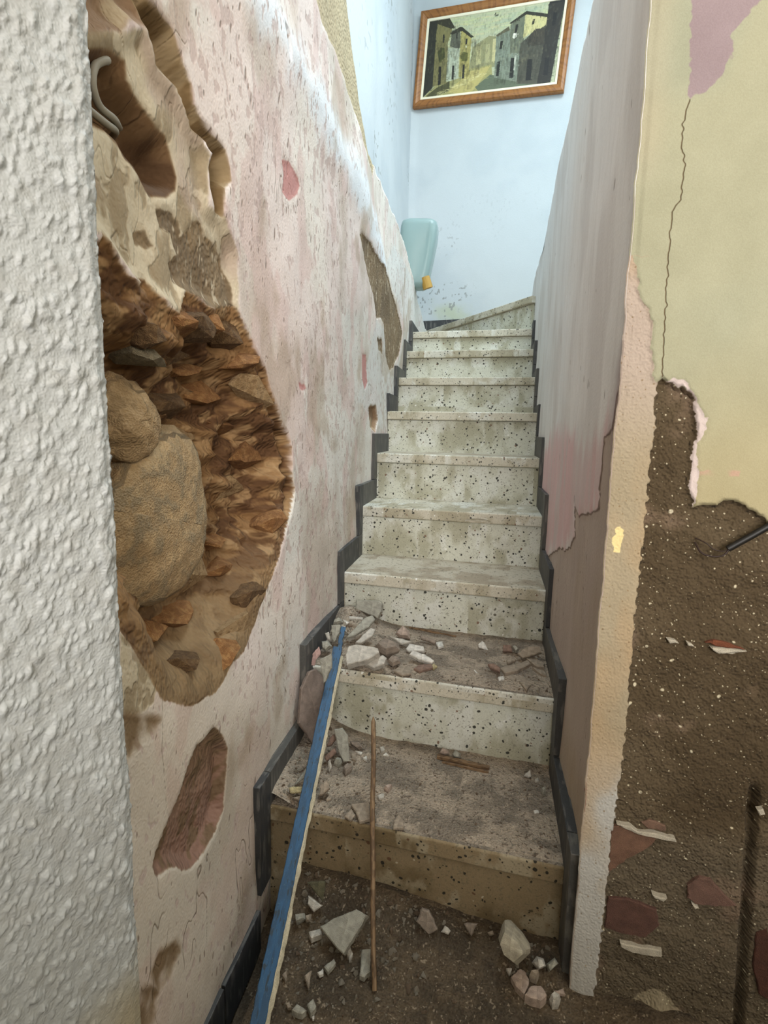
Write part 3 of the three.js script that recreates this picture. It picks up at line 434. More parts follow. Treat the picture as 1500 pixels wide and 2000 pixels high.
const PIECES = [
 ["plaster_shard","thick grey plaster slab with a rounded end, leaning on the riser behind the rubble heap","shard",'g',22,[-0.364,0.469,-0.632],[-0.101,0.453,0.886],[-58,-9,-60,19,6,27,23,27,31,18,33,-6,27,-31,9,-24,-10,-21]],
 ["plaster_shard","long flat grey plaster slab, tilted, largest of the pile beside the blue batten tip","shard",'g',14,[-0.349,0.463,-0.482],[0.256,0.82,0.512],[-54,-38,-23,-7,10,29,37,38,42,20,19,-5,-31,-36]],
 ["plaster_shard","short grey plaster slab with a white broken edge, below the long tilted slab","shard",'w',14,[-0.329,0.442,-0.459],[0.207,0.83,0.518],[-34,-24,-11,2,15,28,28,21,20,0,-17,-26]],
 ["plaster_shard","ridged pale plaster piece with a fluted face, right of the blue batten end","shard",'w',30,[-0.305,0.444,-0.322],[0.0,0.756,0.655],[-40,-11,-39,16,-17,24,7,25,46,21,52,9,25,-16,-4,-27,-29,-40]],
 ["stone","flat brown stone in the middle of the rubble on the second step","stone",'b',24,[-0.251,0.433,-0.418],[0.0,0.862,0.507],[-41,0,-16,34,28,20,36,-1,20,-13,-2,-25,-26,-15]],
 ["plaster_shard","grey plaster piece with a clean white underside edge, near the step nosing","shard",'w',20,[-0.256,0.422,-0.334],[0.0,0.8,0.6],[-28,-14,-14,5,9,22,21,14,18,-5,-7,-22]],
 ["plaster_shard","thin cream plaster flake with a pointed end, right of the flat brown stone","shard",'w',9,[-0.237,0.417,-0.515],[0.0,0.8,0.6],[-38,10,-4,8,38,2,8,-13,-4,-7]],
 ["rubble_stone","triangular pinkish white lump standing near the riser on the second step","stone",'p',26,[-0.24,0.423,-0.566],[0.0,0.6,0.8],[-27,-5,-6,26,17,10,25,-15,-9,-17]],
 ["plaster_shard","upper of two bright white oblong plaster chips in mid rubble","shard",'W',16,[-0.183,0.412,-0.477],[0.0,0.8,0.6],[-27,-3,-18,15,24,12,30,-2,6,-9,-15,-12]],
 ["plaster_shard","lower and longer of two bright white oblong plaster chips","shard",'W',16,[-0.148,0.416,-0.414],[0.1,0.796,0.597],[-36,6,-28,20,8,9,35,-9,30,-18,-9,-8]],
 ["brick_shard","long flat brown tile fragment along the riser foot on the second step","shard",'b',12,[-0.165,0.411,-0.571],[0.0,0.707,0.707],[-23,7,-19,11,32,-2,28,-13,-18,-3]],
 ["plaster_chip","small white five-sided chip at the end of the brown tile fragment","shard",'W',10,[-0.12,0.401,-0.565],[0.0,1.0,0.0],[16,-9,-3,-26,-13,8,0,27]],
 ["plaster_shard","flat dusty beige flake lying at the nosing of the second step","shard",'d',8,[-0.187,0.399,-0.351],[0.0,1.0,0.0],[26,9,16,-29,-12,-24,-26,13,-4,31]],
 ["brick_shard","narrow reddish brown fragment lying in front of the white chips","shard",'r',10,[-0.137,0.401,-0.384],[0.0,1.0,0.0],[25,16,16,-11,-20,-27,-27,-7,5,29]],
 ["plaster_chip","small yellowish chip right of the narrow reddish fragment","shard",'y',9,[-0.11,0.4,-0.403],[0.0,1.0,0.0],[8,-3,3,-16,-9,-1,-1,20]],
 ["rubble_stone","dusty brown lump below the flat brown stone","stone",'b',14,[-0.22,0.415,-0.372],[0.0,0.8,0.6],[-22,-5,-9,17,13,13,20,-5,-1,-19]],
 ["plaster_shard","narrow white plaster strip on top of the rubble heap","shard",'w',8,[-0.389,0.464,-0.537],[0.0,0.707,0.707],[-27,5,22,5,25,-3,-20,-7]],
 ["plaster_shard","thin white sliver beside the top of the blue batten","shard",'W',6,[-0.415,0.455,-0.517],[0.0,0.707,0.707],[-15,8,11,0,4,-7]],
 ["plaster_shard","upright pale sliver just right of the blue batten tip","shard",'w',8,[-0.405,0.45,-0.473],[0.304,0.406,0.862],[-10,12,3,6,10,-14,-3,-4]],
 ["rubble_stone","rounded grey lump on the heap above the blue batten tip","stone",'g',20,[-0.436,0.464,-0.494],[0.0,0.707,0.707],[-13,2,6,13,18,0,-11,-15]],
 ["plaster_shard","grey plaster slab stuck in the heap left of the blue batten tip","shard",'g',12,[-0.419,0.45,-0.433],[0.101,0.504,0.858],[-17,21,12,25,13,2,-1,-30,-8,-19]],
 ["plaster_shard","upright pale chip on the left skirting side of the heap","shard",'w',9,[-0.443,0.434,-0.434],[0.507,0.406,0.761],[-9,11,5,13,8,-15,-3,-8]],
 ["rubble_stone","angular grey lump left of the blue batten end","stone",'g',22,[-0.428,0.43,-0.374],[0.199,0.497,0.845],[-14,12,5,16,19,-1,2,-17,-11,-9]],
 ["plaster_shard","pink painted plaster flake balanced on the dark left skirting","shard",'P',6,[-0.429,0.42,-0.304],[0.703,0.201,0.683],[-14,-18,-8,12,13,29,16,7,-1,-7,-5,-22]],
 ["plaster_shard","tall grey plaster slab hanging over the nosing left of the blue batten","shard",'g',14,[-0.373,0.427,-0.231],[0.1,0.35,0.931],[-18,24,13,41,15,3,3,-31,-2,-35,-11,-2]],
 ["tile_shard","bright white triangular tile chip leaning on the riser","shard",'W',8,[0.009,0.405,-0.582],[0.0,0.447,0.894],[-14,-1,-2,14,5,9,20,-12,-9,-9]],
 ["brick_shard","reddish brown block against the riser, left of the dusty corner slab","shard",'r',18,[0.086,0.413,-0.564],[0.0,0.6,0.8],[-14,10,10,10,16,-9,-12,-11]],
 ["rubble_stone","grey block wedged between the reddish block and the dusty corner slab","stone",'g',20,[0.109,0.418,-0.56],[0.0,0.6,0.8],[-12,5,-2,11,12,-2,2,-14]],
 ["plaster_shard","rounded dusty slab leaning in the right corner of the second step","shard",'d',20,[0.145,0.423,-0.528],[-0.1,0.597,0.796],[-29,-10,-17,6,1,19,30,22,38,5,12,-8,-13,-20,-23,-14]],
 ["plaster_shard","flat dusty flake in front of the dusty corner slab","shard",'d',10,[0.1,0.401,-0.514],[0.0,1.0,0.0],[13,2,-8,-25,-14,-7,9,30]],
 ["plaster_shard","long dusty layered slab lying flat near the right corner","shard",'d',12,[0.112,0.403,-0.464],[0.0,1.0,0.0],[40,24,20,0,-1,-14,-34,-56,-44,-34,-7,26,25,54]],
 ["brick_shard","small dark red brick lump left of the long layered slab","shard",'r',16,[0.057,0.412,-0.421],[0.0,0.8,0.6],[-18,6,-2,11,16,0,15,-13,-12,-4]],
 ["plaster_shard","low brown slab touching the right skirting on the second step","shard",'d',14,[0.172,0.406,-0.507],[0.0,1.0,0.0],[32,-23,8,-38,-22,3,-19,28,1,30]],
 ["plaster_shard","lowest dusty flake by the right skirting on the second step","shard",'d',10,[0.184,0.401,-0.454],[0.0,1.0,0.0],[24,-25,-11,-8,-14,19,1,14]],
 ["plaster_chip","small white chip in front of the dark red brick lump","shard",'W',8,[0.078,0.399,-0.385],[0.0,1.0,0.0],[9,-2,-5,-15,-9,3,5,14]],
 ["plaster_chip","beige triangular chip near the nosing at the right of the second step","shard",'d',8,[0.142,0.399,-0.37],[0.0,1.0,0.0],[15,-9,4,-23,-15,-3,-4,35]],
 ["plaster_chip","thin white sliver lying alone mid step","shard",'W',5,[0.007,0.396,-0.41],[0.0,1.0,0.0],[8,-9,4,-12,-7,7,-5,14]],
 ["plaster_shard","tall grey plaster slab leaning on the riser right of the blue batten","shard",'g',22,[-0.313,0.24,-0.202],[0.252,0.453,0.855],[-23,36,-2,39,13,21,20,-43,4,-44,-13,-9]],
 ["brick_shard","upper reddish slab of the stack behind the blue batten","shard",'r',16,[-0.347,0.239,-0.21],[0.1,0.597,0.796],[-11,-16,-5,8,6,18,10,4,-1,-13]],
 ["brick_shard","lower reddish slab of the stack behind the blue batten","shard",'r',16,[-0.336,0.222,-0.175],[0.1,0.597,0.796],[-16,-7,9,18,14,6,-8,-17]],
 ["plaster_shard","upright cream sliver at the foot of the reddish stack","shard",'w',8,[-0.327,0.209,-0.148],[0.302,0.402,0.865],[-4,9,1,14,5,-5,-2,-18]],
 ["rubble_stone","small grey lump at the foot of the tall leaning slab","stone",'g',16,[-0.317,0.206,-0.182],[0.0,1.0,0.0],[9,7,8,-13,-10,-5,-7,11]],
 ["rubble_stone","brown angular lump just below the tall leaning slab","stone",'b',14,[-0.286,0.202,-0.164],[0.0,1.0,0.0],[10,6,4,-20,-12,-7,-3,21]],
 ["plaster_shard","thick dusty block against the right side of the blue batten","shard",'d',26,[-0.304,0.219,-0.048],[0.198,0.693,0.693],[-11,-16,-8,10,8,16,13,2,-2,-12]],
 ["plaster_shard","large flat dusty tile piece at the first nosing, left of the brown rod","shard",'d',10,[-0.205,0.198,-0.027],[0.0,1.0,0.0],[29,-17,-8,-34,-26,17,-7,32,12,2]],
 ["plaster_shard","small dusty flake left of the large flat tile piece","shard",'d',8,[-0.225,0.196,-0.012],[0.0,1.0,0.0],[11,7,5,-20,-11,-3,-5,16]],
 ["plaster_shard","pale dusty flake at the first nosing, right of the brown rod","shard",'d',8,[-0.115,0.196,-0.02],[0.0,1.0,0.0],[12,0,7,-27,-11,-8,-15,14,7,21]],
 ["plaster_chip","white wedge chip right of the tall leaning slab","shard",'W',8,[-0.279,0.198,-0.245],[0.0,1.0,0.0],[14,-3,-8,-5,-6,7]],
 ["plaster_chip","small white cube-like chip between leaning slab and brown rod","shard",'W',10,[-0.255,0.198,-0.226],[0.0,1.0,0.0],[9,1,-1,-9,-7,8]],
 ["plaster_chip","small white chip just right of the brown rod top","shard",'W',8,[-0.209,0.196,-0.262],[0.0,1.0,0.0],[7,5,3,-9,-10,4]],
 ["plaster_chip","rounded pale chip at the riser foot beside the brown rod","shard",'w',10,[-0.224,0.199,-0.279],[0.0,1.0,0.0],[8,-4,-1,-14,-8,5,0,14]],
 ["rubble_stone","pinkish triangular lump right of the brown rod, mid first step","stone",'p',12,[-0.166,0.2,-0.123],[0.0,1.0,0.0],[11,2,-7,-13,-3,11]],
 ["plaster_chip","pale chip below the pinkish triangular lump","shard",'w',9,[-0.176,0.197,-0.092],[0.0,1.0,0.0],[10,0,-5,-12,-7,2,2,10]],
 ["plaster_shard","slanting grey slab in the left corner behind the blue batten","shard",'g',14,[-0.362,0.227,-0.068],[0.503,0.503,0.704],[-23,-16,9,17,12,5,2,-7]],
 ["plaster_shard","pale yellowish block low in the corner left of the blue batten","shard",'y',18,[-0.362,0.22,-0.022],[0.309,0.619,0.722],[-18,7,18,7,16,-8,-15,-6]],
 ["plaster_shard","dusty slab beneath the pale yellowish block","shard",'d',12,[-0.352,0.207,-0.013],[0.309,0.722,0.619],[-16,5,10,5,6,-10]],
 ["rubble_stone","curved brown roof-tile fragment at the riser foot","stone",'b',18,[-0.292,0.211,-0.254],[0.0,0.6,0.8],[-22,7,5,9,20,-4,10,-11,-13,-2]],
 ["plaster_shard","dusty flake right of the tall leaning slab","shard",'d',8,[-0.289,0.196,-0.228],[0.0,1.0,0.0],[15,-12,-1,-18,-13,18,0,12]],
 ["plaster_chip","dusty chip near the thick block by the blue batten","shard",'d',8,[-0.293,0.196,-0.05],[0.0,1.0,0.0],[6,3,1,-11,-8,-2,1,9]],
 ["rubble_stone","left of two grey lumps above the broken lath","stone",'p',16,[-0.058,0.204,-0.304],[0.0,0.6,0.8],[-15,-5,-7,10,8,7,15,-3,-2,-8]],
 ["rubble_stone","right of two grey lumps above the broken lath","stone",'g',18,[-0.025,0.205,-0.299],[0.0,0.6,0.8],[-12,-1,-5,12,12,4,10,-7,-5,-8]],
 ["plaster_shard","white triangular chip near the right skirting on the first step","shard",'w',12,[0.162,0.202,-0.27],[0.0,0.707,0.707],[-12,-4,4,13,8,-2,0,-7]],
 ["plaster_chip","small pale chip below the white triangular chip by the right skirting","shard",'w',8,[0.183,0.196,-0.268],[0.0,1.0,0.0],[5,-2,-3,-11,-5,4,3,8]],
 ["rubble_stone","rounded grey pebble touching the right skirting on the first step","stone",'g',14,[0.199,0.202,-0.222],[0.0,1.0,0.0],[6,-3,-5,-12,-5,6,3,9]],
 ["plaster_chip","white chip on the dust in the right half of the first step","shard",'W',7,[0.182,0.195,-0.148],[0.0,1.0,0.0],[6,-2,-5,-7,-5,3,4,7]],
 ["tile_shard","dark triangular tile fragment leaning on the bottom riser beside the blue batten","shard",'k',10,[-0.272,0.061,0.068],[0.101,0.504,0.858],[-27,11,15,18,14,-20,-1,-9]],
 ["plaster_shard","pale triangular shard in front of the dark tile fragment","shard",'w',14,[-0.278,0.037,0.082],[0.1,0.597,0.796],[-13,15,20,-1,4,-13,-11,-1]],
 ["rubble_stone","rounded grey lump against the blue batten on the floor","stone",'g',20,[-0.296,0.028,0.11],[0.0,0.8,0.6],[-13,3,6,10,11,0,-4,-13]],
 ["rubble_stone","small grey lump right of the rounded one on the floor","stone",'d',16,[-0.281,0.023,0.102],[0.0,0.8,0.6],[-7,4,4,9,6,-5,-3,-8]],
 ["tile_shard","large triangular tile slab with a pale broken edge on the floor","shard",'g',20,[-0.186,0.052,0.131],[-0.051,0.823,0.566],[-54,-10,-23,16,11,38,36,34,22,-5,10,-38,-3,-35]],
 ["plaster_shard","pale block under the left corner of the large triangular slab","shard",'w',16,[-0.254,0.018,0.125],[0.0,1.0,0.0],[15,1,-5,-13,-14,-1,4,12]],
 ["plaster_shard","pale oval chip right of the large triangular slab tip","shard",'w',12,[-0.173,0.013,0.14],[0.0,1.0,0.0],[8,-2,3,-13,-7,0,-4,15]],
 ["tile_shard","long rectangular shard beside the foot of the brown rod","shard",'g',14,[-0.135,0.015,0.157],[0.0,1.0,0.0],[16,-27,0,-34,-13,11,-5,25,3,24]],
 ["plaster_shard","grey flake with a straight edge below the large slab tip","shard",'g',12,[-0.201,0.013,0.176],[0.0,1.0,0.0],[11,6,-2,-14,-9,-7,0,14]],
 ["plaster_chip","white-tipped chip left of the straight-edged flake","shard",'W',10,[-0.214,0.011,0.193],[0.0,1.0,0.0],[6,1,-1,-8,-6,1,1,6]],
 ["plaster_shard","narrow pointed grey chip in the middle of the floor rubble","shard",'d',10,[-0.234,0.011,0.21],[0.0,1.0,0.0],[9,-1,-1,-15,-8,17]],
 ["plaster_shard","left of two pale rough lumps low on the floor","shard",'g',16,[-0.224,0.017,0.273],[0.0,1.0,0.0],[12,4,9,-9,-13,-2,-8,6]],
 ["plaster_shard","right of two pale rough lumps low on the floor","shard",'g',16,[-0.204,0.017,0.26],[0.0,1.0,0.0],[9,1,3,-11,-8,-1,-3,12]],
 ["plaster_chip","small chip left of the two pale rough lumps","shard",'d',10,[-0.248,0.011,0.267],[0.0,1.0,0.0],[6,-1,0,-5,-6,1,-1,4]],
 ["plaster_shard","pointed chip touching the right edge of the blue batten on the floor","shard",'d',12,[-0.278,0.013,0.219],[0.0,1.0,0.0],[6,1,0,-10,-6,8]],
 ["plaster_chip","tiny bright white chip lowest on the floor left of the rod","shard",'W',8,[-0.197,0.009,0.273],[0.0,1.0,0.0],[4,-1,-1,-4,-3,1,0,3]],
 ["broken_stone","large pointed pale stone by the right end of the bottom riser","stone",'s',60,[0.141,0.084,0.099],[-0.1,0.55,0.829],[-28,-4,-24,18,-20,28,-12,29,-1,21,17,13,34,-2,34,-10,13,-36,1,-31,-15,-26]],
 ["brick_shard","pinkish flat shard just below the large pointed stone","shard",'p',18,[0.164,0.023,0.109],[0.0,1.0,0.0],[21,-1,4,-22,-7,-18,-12,-7,-12,7,-5,26,11,14]],
 ["brick_shard","pinkish grey broken block right of the flat pinkish shard","shard",'p',22,[0.191,0.026,0.128],[0.0,1.0,0.0],[21,11,12,-9,-9,-16,-17,0,-7,14]],
 ["rubble_stone","small rounded pale stone near the jamb foot","stone",'w',20,[0.224,0.024,0.127],[0.0,1.0,0.0],[10,0,2,-8,-11,-6,-7,5,5,9]],
 ["rubble_stone","rough white lump in the corner behind the pinkish shards","stone",'w',30,[0.195,0.047,0.089],[0.0,0.707,0.707],[-14,-3,-5,9,8,8,13,-3,-2,-12]],
 ["rubble_stone","rough grey lump in the corner touching the right skirting","stone",'g',26,[0.219,0.043,0.082],[0.0,0.707,0.707],[-11,-2,5,12,12,4,-6,-14]],
 ["rubble_stone","dull grey lump between the pointed stone and the white lump","stone",'d',18,[0.188,0.03,0.098],[0.0,1.0,0.0],[11,2,-8,-7,-3,5]],
 ["plaster_chip","small pale chip left of the flat pinkish shard","shard",'w',10,[0.14,0.022,0.095],[0.0,1.0,0.0],[6,-3,-5,-5,-1,8]],
 ["plaster_chip","pale chip at the riser foot, nearest the brown leaning flake","shard",'w',12,[0.008,0.028,0.053],[0.0,0.707,0.707],[-10,-4,-3,7,9,2,5,-5]],
 ["brick_shard","brown triangular fragment at the riser foot, midway along","shard",'b',12,[0.059,0.036,0.04],[0.0,0.6,0.8],[-15,4,12,10,2,-14]],
 ["plaster_chip","small round chip at the riser foot beside the large stone","shard",'d',12,[0.099,0.031,0.035],[0.0,0.8,0.6],[-7,0,3,6,7,-1,-3,-5]],
 ["brick_shard","brown flake leaning on the bottom riser right of the rod","shard",'b',12,[-0.032,0.04,0.056],[0.101,0.404,0.909],[-21,-4,-12,21,5,19,23,-12,5,-24]],
 ["plaster_chip","pale flat chip at the very foot of the jamb","shard",'p',10,[0.234,0.017,0.106],[0.0,1.0,0.0],[10,1,-7,-7,-10,1,7,5]],
 ["tile_shard","tall brown tile slab leaning upright on the left wall behind the blue batten","shard",'t',12,[-0.409,0.31,-0.238],[0.857,0.299,0.419],[-26,59,10,93,35,94,54,65,41,-42,5,-105,-24,-89,-40,-53,-55,-22]],
];

// ---------------------------------------------------------------- floor of dirt
const dirtPaint = (tone) => (u, v, o) => {
  const n = fbm(u * 9, v * 9, 4), f = noise(u * 210, v * 210), g = fbm(u * 90, v * 90, 2); o[0] = tone[0]; o[1] = tone[1]; o[2] = tone[2]; mix3(o, tone.map((t) => t * 0.72), smooth(0.4, 0.7, n) * 0.8); mix3(o, [200, 184, 160], smooth(0.76, 0.8, noise(u * 170 + 9, v * 170) * 0.6 + noise(u * 60, v * 60) * 0.4) * 0.45); mix3(o, [60, 46, 34], smooth(0.72, 0.78, g) * 0.5); const q = (f - 0.5) * 24; o[0] += q; o[1] += q; o[2] += q; o[3] = 0.5 + (g - 0.5) * 0.7 + (f - 0.5) * 0.5;
};
const dirtFloor = std({ ...paint(1024, 1024, dirtPaint([90, 77, 60]), [2, 2]), bumpScale: 0.003, roughness: 1 });
const dirtStep = std({ ...paint(1024, 1024, dirtPaint([160, 146, 128]), [2, 2]), bumpScale: 0.005, roughness: 1 });
const E2 = (a, b) => Math.exp(-a * a - b * b);
function heap(zone, x, z) {                       // loose dirt: 0 floor, 1 first tread, 2 second tread
  if (zone === 0) return 0.045 * Math.exp(-((z / 0.07) ** 2)) / (1 + Math.exp(x / 0.08)) + 0.02 * E2((x - 0.17) / 0.09, (z - 0.06) / 0.06);
  if (zone === 1) return 0.187 + 0.03 * Math.exp(-(((x + 0.43) / 0.06) ** 2)) + 0.03 * E2((x + 0.38) / 0.09, (z + 0.30) / 0.05);
  return 0.390 + 0.075 * E2((x + 0.44) / 0.09, (z + 0.62) / 0.1) + 0.02 * E2((x + 0.38) / 0.12, (z + 0.47) / 0.1) + 0.014 * E2((x - 0.17) / 0.09, (z + 0.62) / 0.06);
}
const floorY = (x, z) => heap(0, x, z) + (fbm(x * 22, z * 22, 4) - 0.5) * 0.012 - 0.15 * smooth(0.085, 0.045, x - WL(-z)) * smooth(0.75, 0.55, z) + 0.02 * E2((x - 0.41) / 0.08, (z - 0.10) / 0.04);
struct('floor', grid([...range(-0.62, 0.7, 240), 0.9, 1.4, 2.3], [...range(-0.03, 0.62, 130), 0.8, 1.2, 2, 3.7], (x, z) => [x, floorY(x, z), z, x, z], true), dirtFloor);

// ---------------------------------------------------------------- terrazzo staircase
function terrazzo(seed, base, spotty, size) {
  const N = 1024, W = 0.66, c = new Uint8Array(N * N * 4), b = new Uint8Array(N * N * 4), r = rng(seed), o = [0, 0, 0];
  for (let j = 0; j < N; j++) for (let i = 0; i < N; i++) {
    const u = i / N, v = j / N, n = fbm(u * 8, v * 5 + seed, 4), f = noise(u * 340, v * 340), k = 4 * (j * N + i); o[0] = base[0]; o[1] = base[1]; o[2] = base[2]; mix3(o, [base[0] * 0.80, base[1] * 0.78, base[2] * 0.72], smooth(0.48, 0.72, n) * 0.8); mix3(o, [224, 226, 220], smooth(0.56, 0.7, fbm(u * 13 + 20, v * 9 + seed, 4)) * 0.55);
    const s = noise(u * 190, v * 190); mix3(o, [128, 126, 112], smooth(0.80, 0.86, s) * 0.45); const q = (f - 0.5) * 16; for (let m = 0; m < 3; m++) c[k + m] = clamp(o[m] + q, 0, 255); c[k + 3] = b[k + 3] = 255; b[k] = b[k + 1] = b[k + 2] = 128 + (n - 0.5) * 60 + (f - 0.5) * 20;
  }
  const put = (cx, cy, ra, rb, th, col, a) => { const R = Math.ceil(ra) + 1, ct = Math.cos(th), st = Math.sin(th); for (let y = -R; y <= R; y++) for (let x = -R; x <= R; x++) { const p = (x * ct + y * st) / ra, q = (-x * st + y * ct) / rb, d = p * p * p * p + q * q * q * q + p * p * q * q; if (d > 1) continue; const k = 4 * ((((cy + y) % N + N) % N) * N + ((cx + x) % N + N) % N); for (let m = 0; m < 3; m++) c[k + m] = lerp(c[k + m], col[m], a * smooth(1, 0.6, d)); } };
  for (let i = 0; i < spotty; i++) { const t = r(), big = Math.pow(r(), 2.4), ra = (2.2 + 5.2 * big) * size, col = t < 0.72 ? [44, 44, 38] : t < 0.84 ? [96, 92, 78] : t < 0.93 ? [124, 96, 78] : [232, 232, 226]; put(Math.floor(r() * N), Math.floor(r() * N), ra, ra * (0.5 + 0.45 * r()), r() * 3.14, col, 0.9); }
  return { map: texture(c, N, N, true, [1 / W, 1 / W]), bumpMap: texture(b, N, N, false, [1 / W, 1 / W]), bumpScale: 0.0015, roughness: 0.7 };
}
const terrA = std(terrazzo(11, [206, 207, 192], 900, 1.12)), terrB = std(terrazzo(29, [200, 194, 176], 1500, 0.9)), terrDirtShade = std({ ...terrazzo(11, [172, 160, 138], 700, 1.15), color: '#c9bda8', roughness: 0.9 });  // last one: bottom step, smeared dirt plus its shade darkened into the colour
const dusty = std({ ...paint(512, 512, (u, v, o) => { const n = fbm(u * 7, v * 7, 4), f = noise(u * 200, v * 200); o[0] = 186; o[1] = 178; o[2] = 160; mix3(o, [160, 148, 128], smooth(0.45, 0.7, n)); mix3(o, [96, 92, 80], smooth(0.78, 0.84, noise(u * 70, v * 70)) * 0.4); const q = (f - 0.5) * 14; o[0] += q; o[1] += q; o[2] += q; o[3] = 0.5 + (f - 0.5) * 0.3; }, [2, 2]), bumpScale: 0.002, roughness: 0.95 });
const stairs = group('staircase'); tag(stairs, 'narrow speckled terrazzo staircase rising between two peeling walls', 'stairs');
const GAP = 0.003, TH = 0.040;
for (let k = 1; k <= 9; k++) {
  const s0 = SN[k], sr = SN[k] + OV[k], s1 = k < 9 ? SN[k + 1] + OV[k + 1] + 0.004 : 0;
  // riser: a plate standing under the tread
  { const y0 = Y[k - 1] - 0.05 + (k === 1 ? -0.25 : 0), y1 = Y[k] - TH - 0.0015, sh = new THREE.Shape([[WL(sr) + GAP, y0], [WR(sr) - GAP, y0], [WR(sr) - GAP, y1], [WL(sr) + GAP, y1]].map(([a, b]) => new THREE.Vector2(a, b)));
    const g = new THREE.ExtrudeGeometry(sh, { depth: 0.02, bevelEnabled: false }); g.translate(0, 0, -sr - 0.02); const uv = g.attributes.uv; for (let i = 0; i < uv.count; i++) uv.setXY(i, uv.getX(i) + k * 0.237, uv.getY(i) + k * 0.113); child('riser', g, k === 1 ? terrDirtShade : terrA, stairs); }
  let out = [[WL(s0) + GAP, -s0], [WR(s0) - GAP, -s0], [WR(s1) - GAP, -s1], [WL(s1) + GAP, -s1]];
  if (k === 9) out = [[WL(s0) + GAP, -s0], [WR(s0) - GAP, -s0], [0.066, -2.365], [-0.72, -3.335], [WL(3.28) + GAP + 0.004, -3.28]];
  let g = plate(out, Y[k], TH, 0.005); const uv = g.attributes.uv; for (let i = 0; i < uv.count; i++) uv.setXY(i, uv.getX(i) + k * 0.31, uv.getY(i) + k * 0.17);
  if (k === 4) { // chipped front edge
    const br = new Brush(mergeGeometries([g.toNonIndexed ? (g.index ? g.toNonIndexed() : g) : g])); const chip = new THREE.IcosahedronGeometry(1, 3); chip.scale(0.05, 0.011, 0.014); const c2 = new Brush(chip); c2.position.set(-0.055, Y[4] - 0.033, -s0 + 0.003); c2.updateMatrixWorld(); br.updateMatrixWorld();
    const ev = new Evaluator(); ev.useGroups = false; ev.attributes = ['position', 'normal', 'uv']; g = ev.evaluate(br, c2, SUBTRACTION).geometry; child('tread', g, terrB, stairs); continue;
  }
  child('tread', g, k === 3 || k >= 4 ? [dusty, terrB] : [dirtStep, k === 1 ? terrDirtShade : terrB], stairs);
}
{ // winder that turns off to the right at the top
  const a = [0.070, -2.335], b = [-0.745, -3.33], d = [(b[0] - a[0]), (b[1] - a[1])], len = Math.hypot(...d), n = [-d[1] / len, d[0] / len].map((v) => v * -1);
  const back = (p, t) => [p[0] - n[0] * -t, p[1] - n[1] * -t];
  child('tread', plate([a, [0.34, -2.5], [0.34, -3.22], b], Y[10], TH, 0.005), [dusty, terrB], stairs);
  const sh = new THREE.Shape([[0.012, -0.05], [len - 0.012, -0.05], [len - 0.012, 0.1465], [0.012, 0.1465]].map(([x, y]) => new THREE.Vector2(x, y))); const g = new THREE.ExtrudeGeometry(sh, { depth: 0.02, bevelEnabled: false });
  g.rotateY(Math.atan2(-d[1], d[0])); g.translate(a[0] + 0.020, Y[9] + 0.0, a[1] - 0.012); child('riser', g, terrA, stairs);
  // (the next riser, up to the landing on the right, stands behind the wall)
}

// ---------------------------------------------------------------- dark stepped skirting tiles on both sides
const slate = [0, 1, 2].map((i) => std({ ...paint(256, 256, (u, v, o) => { const n = fbm(u * 20 + i * 9, v * 3, 3), f = noise(u * 120, v * 120), b = [[66, 66, 66], [54, 55, 56], [76, 75, 72]][i]; o[0] = b[0]; o[1] = b[1]; o[2] = b[2]; mix3(o, [132, 128, 120], smooth(0.58, 0.75, n) * 0.5); const q = (f - 0.5) * 12; o[0] += q; o[1] += q; o[2] += q; o[3] = 0.5 + (n - 0.5) * 0.3; }, [6, 6]), bumpScale: 0.0015, roughness: 0.6 }));
function skirtTile(side, parent, sA, sB, yA, yB, i, t = 0.012) {       // a tile lying against the wall
  const x = side < 0 ? WL : WR, q = side < 0 ? 1 : -1, e = 0.001, out = [[x(sA) - q * 0.02, -sA - e], [x(sA) + q * t, -sA - e], [x(sB) + q * t, -sB + e], [x(sB) - q * 0.02, -sB + e]];
  child('tile', plate(out, yB - 0.0008, yB - yA - 0.0016, 0.0015), slate[i % 3], parent);
}
const skL = new THREE.Group(); skL.name = 'baseboard_left'; skL.userData.kind = 'structure'; scene.add(skL);
const skR = new THREE.Group(); skR.name = 'baseboard_right'; skR.userData.kind = 'structure'; scene.add(skR);
const SH = 0.085, VW = 0.062;
for (let k = 1; k <= 9; k++) {
  const sN = SN[k], sB = k < 9 ? SN[k + 1] : 2.95;
  if (k !== 6) skirtTile(-1, skL, sN - VW, sN, (k === 1 ? 0.0 : Y[k - 1] + SH), Y[k] + SH - (k > 6 ? 0.03 : 0), k);
  skirtTile(-1, skL, sN, sB - (k < 9 ? VW : 0), Y[k] - 0.01, Y[k] + SH - (k > 6 ? 0.03 : 0), k + 1);
  if (k < 9) skirtTile(-1, skL, sB - VW, sB, Y[k] - 0.01, Y[k] + SH, k + 2);
  const rt = k > 5 ? 0.05 : 0;
  skirtTile(1, skR, sN - VW, sN, k === 1 ? -0.01 : Y[k - 1] + SH, Y[k] + SH - rt, k + 1, 0.012);
  skirtTile(1, skR, sN, (k < 9 ? sB - VW : 2.36), Y[k] - 0.01, Y[k] + SH - rt, k, 0.012);
  if (k < 9) skirtTile(1, skR, sB - VW, sB, Y[k] - 0.01, Y[k] + SH, k + 2, 0.012);
}
skirtTile(-1, skL, -0.24, -0.064, -0.14, -0.03, 1); skirtTile(-1, skL, -0.46, -0.243, -0.14, -0.03, 0);
{ const g = grid([-0.93, 0.34], [1.85, 1.925], (x, y) => [x, y, bz(x) + 0.014, x, y]); const t = grid([-0.93, 0.34], [0, 1], (x, y) => [x, 1.925, bz(x) + 0.014 * (1 - y), x, y]); const o = struct('baseboard_back', mergeGeometries([g, t]), slate[1]); }

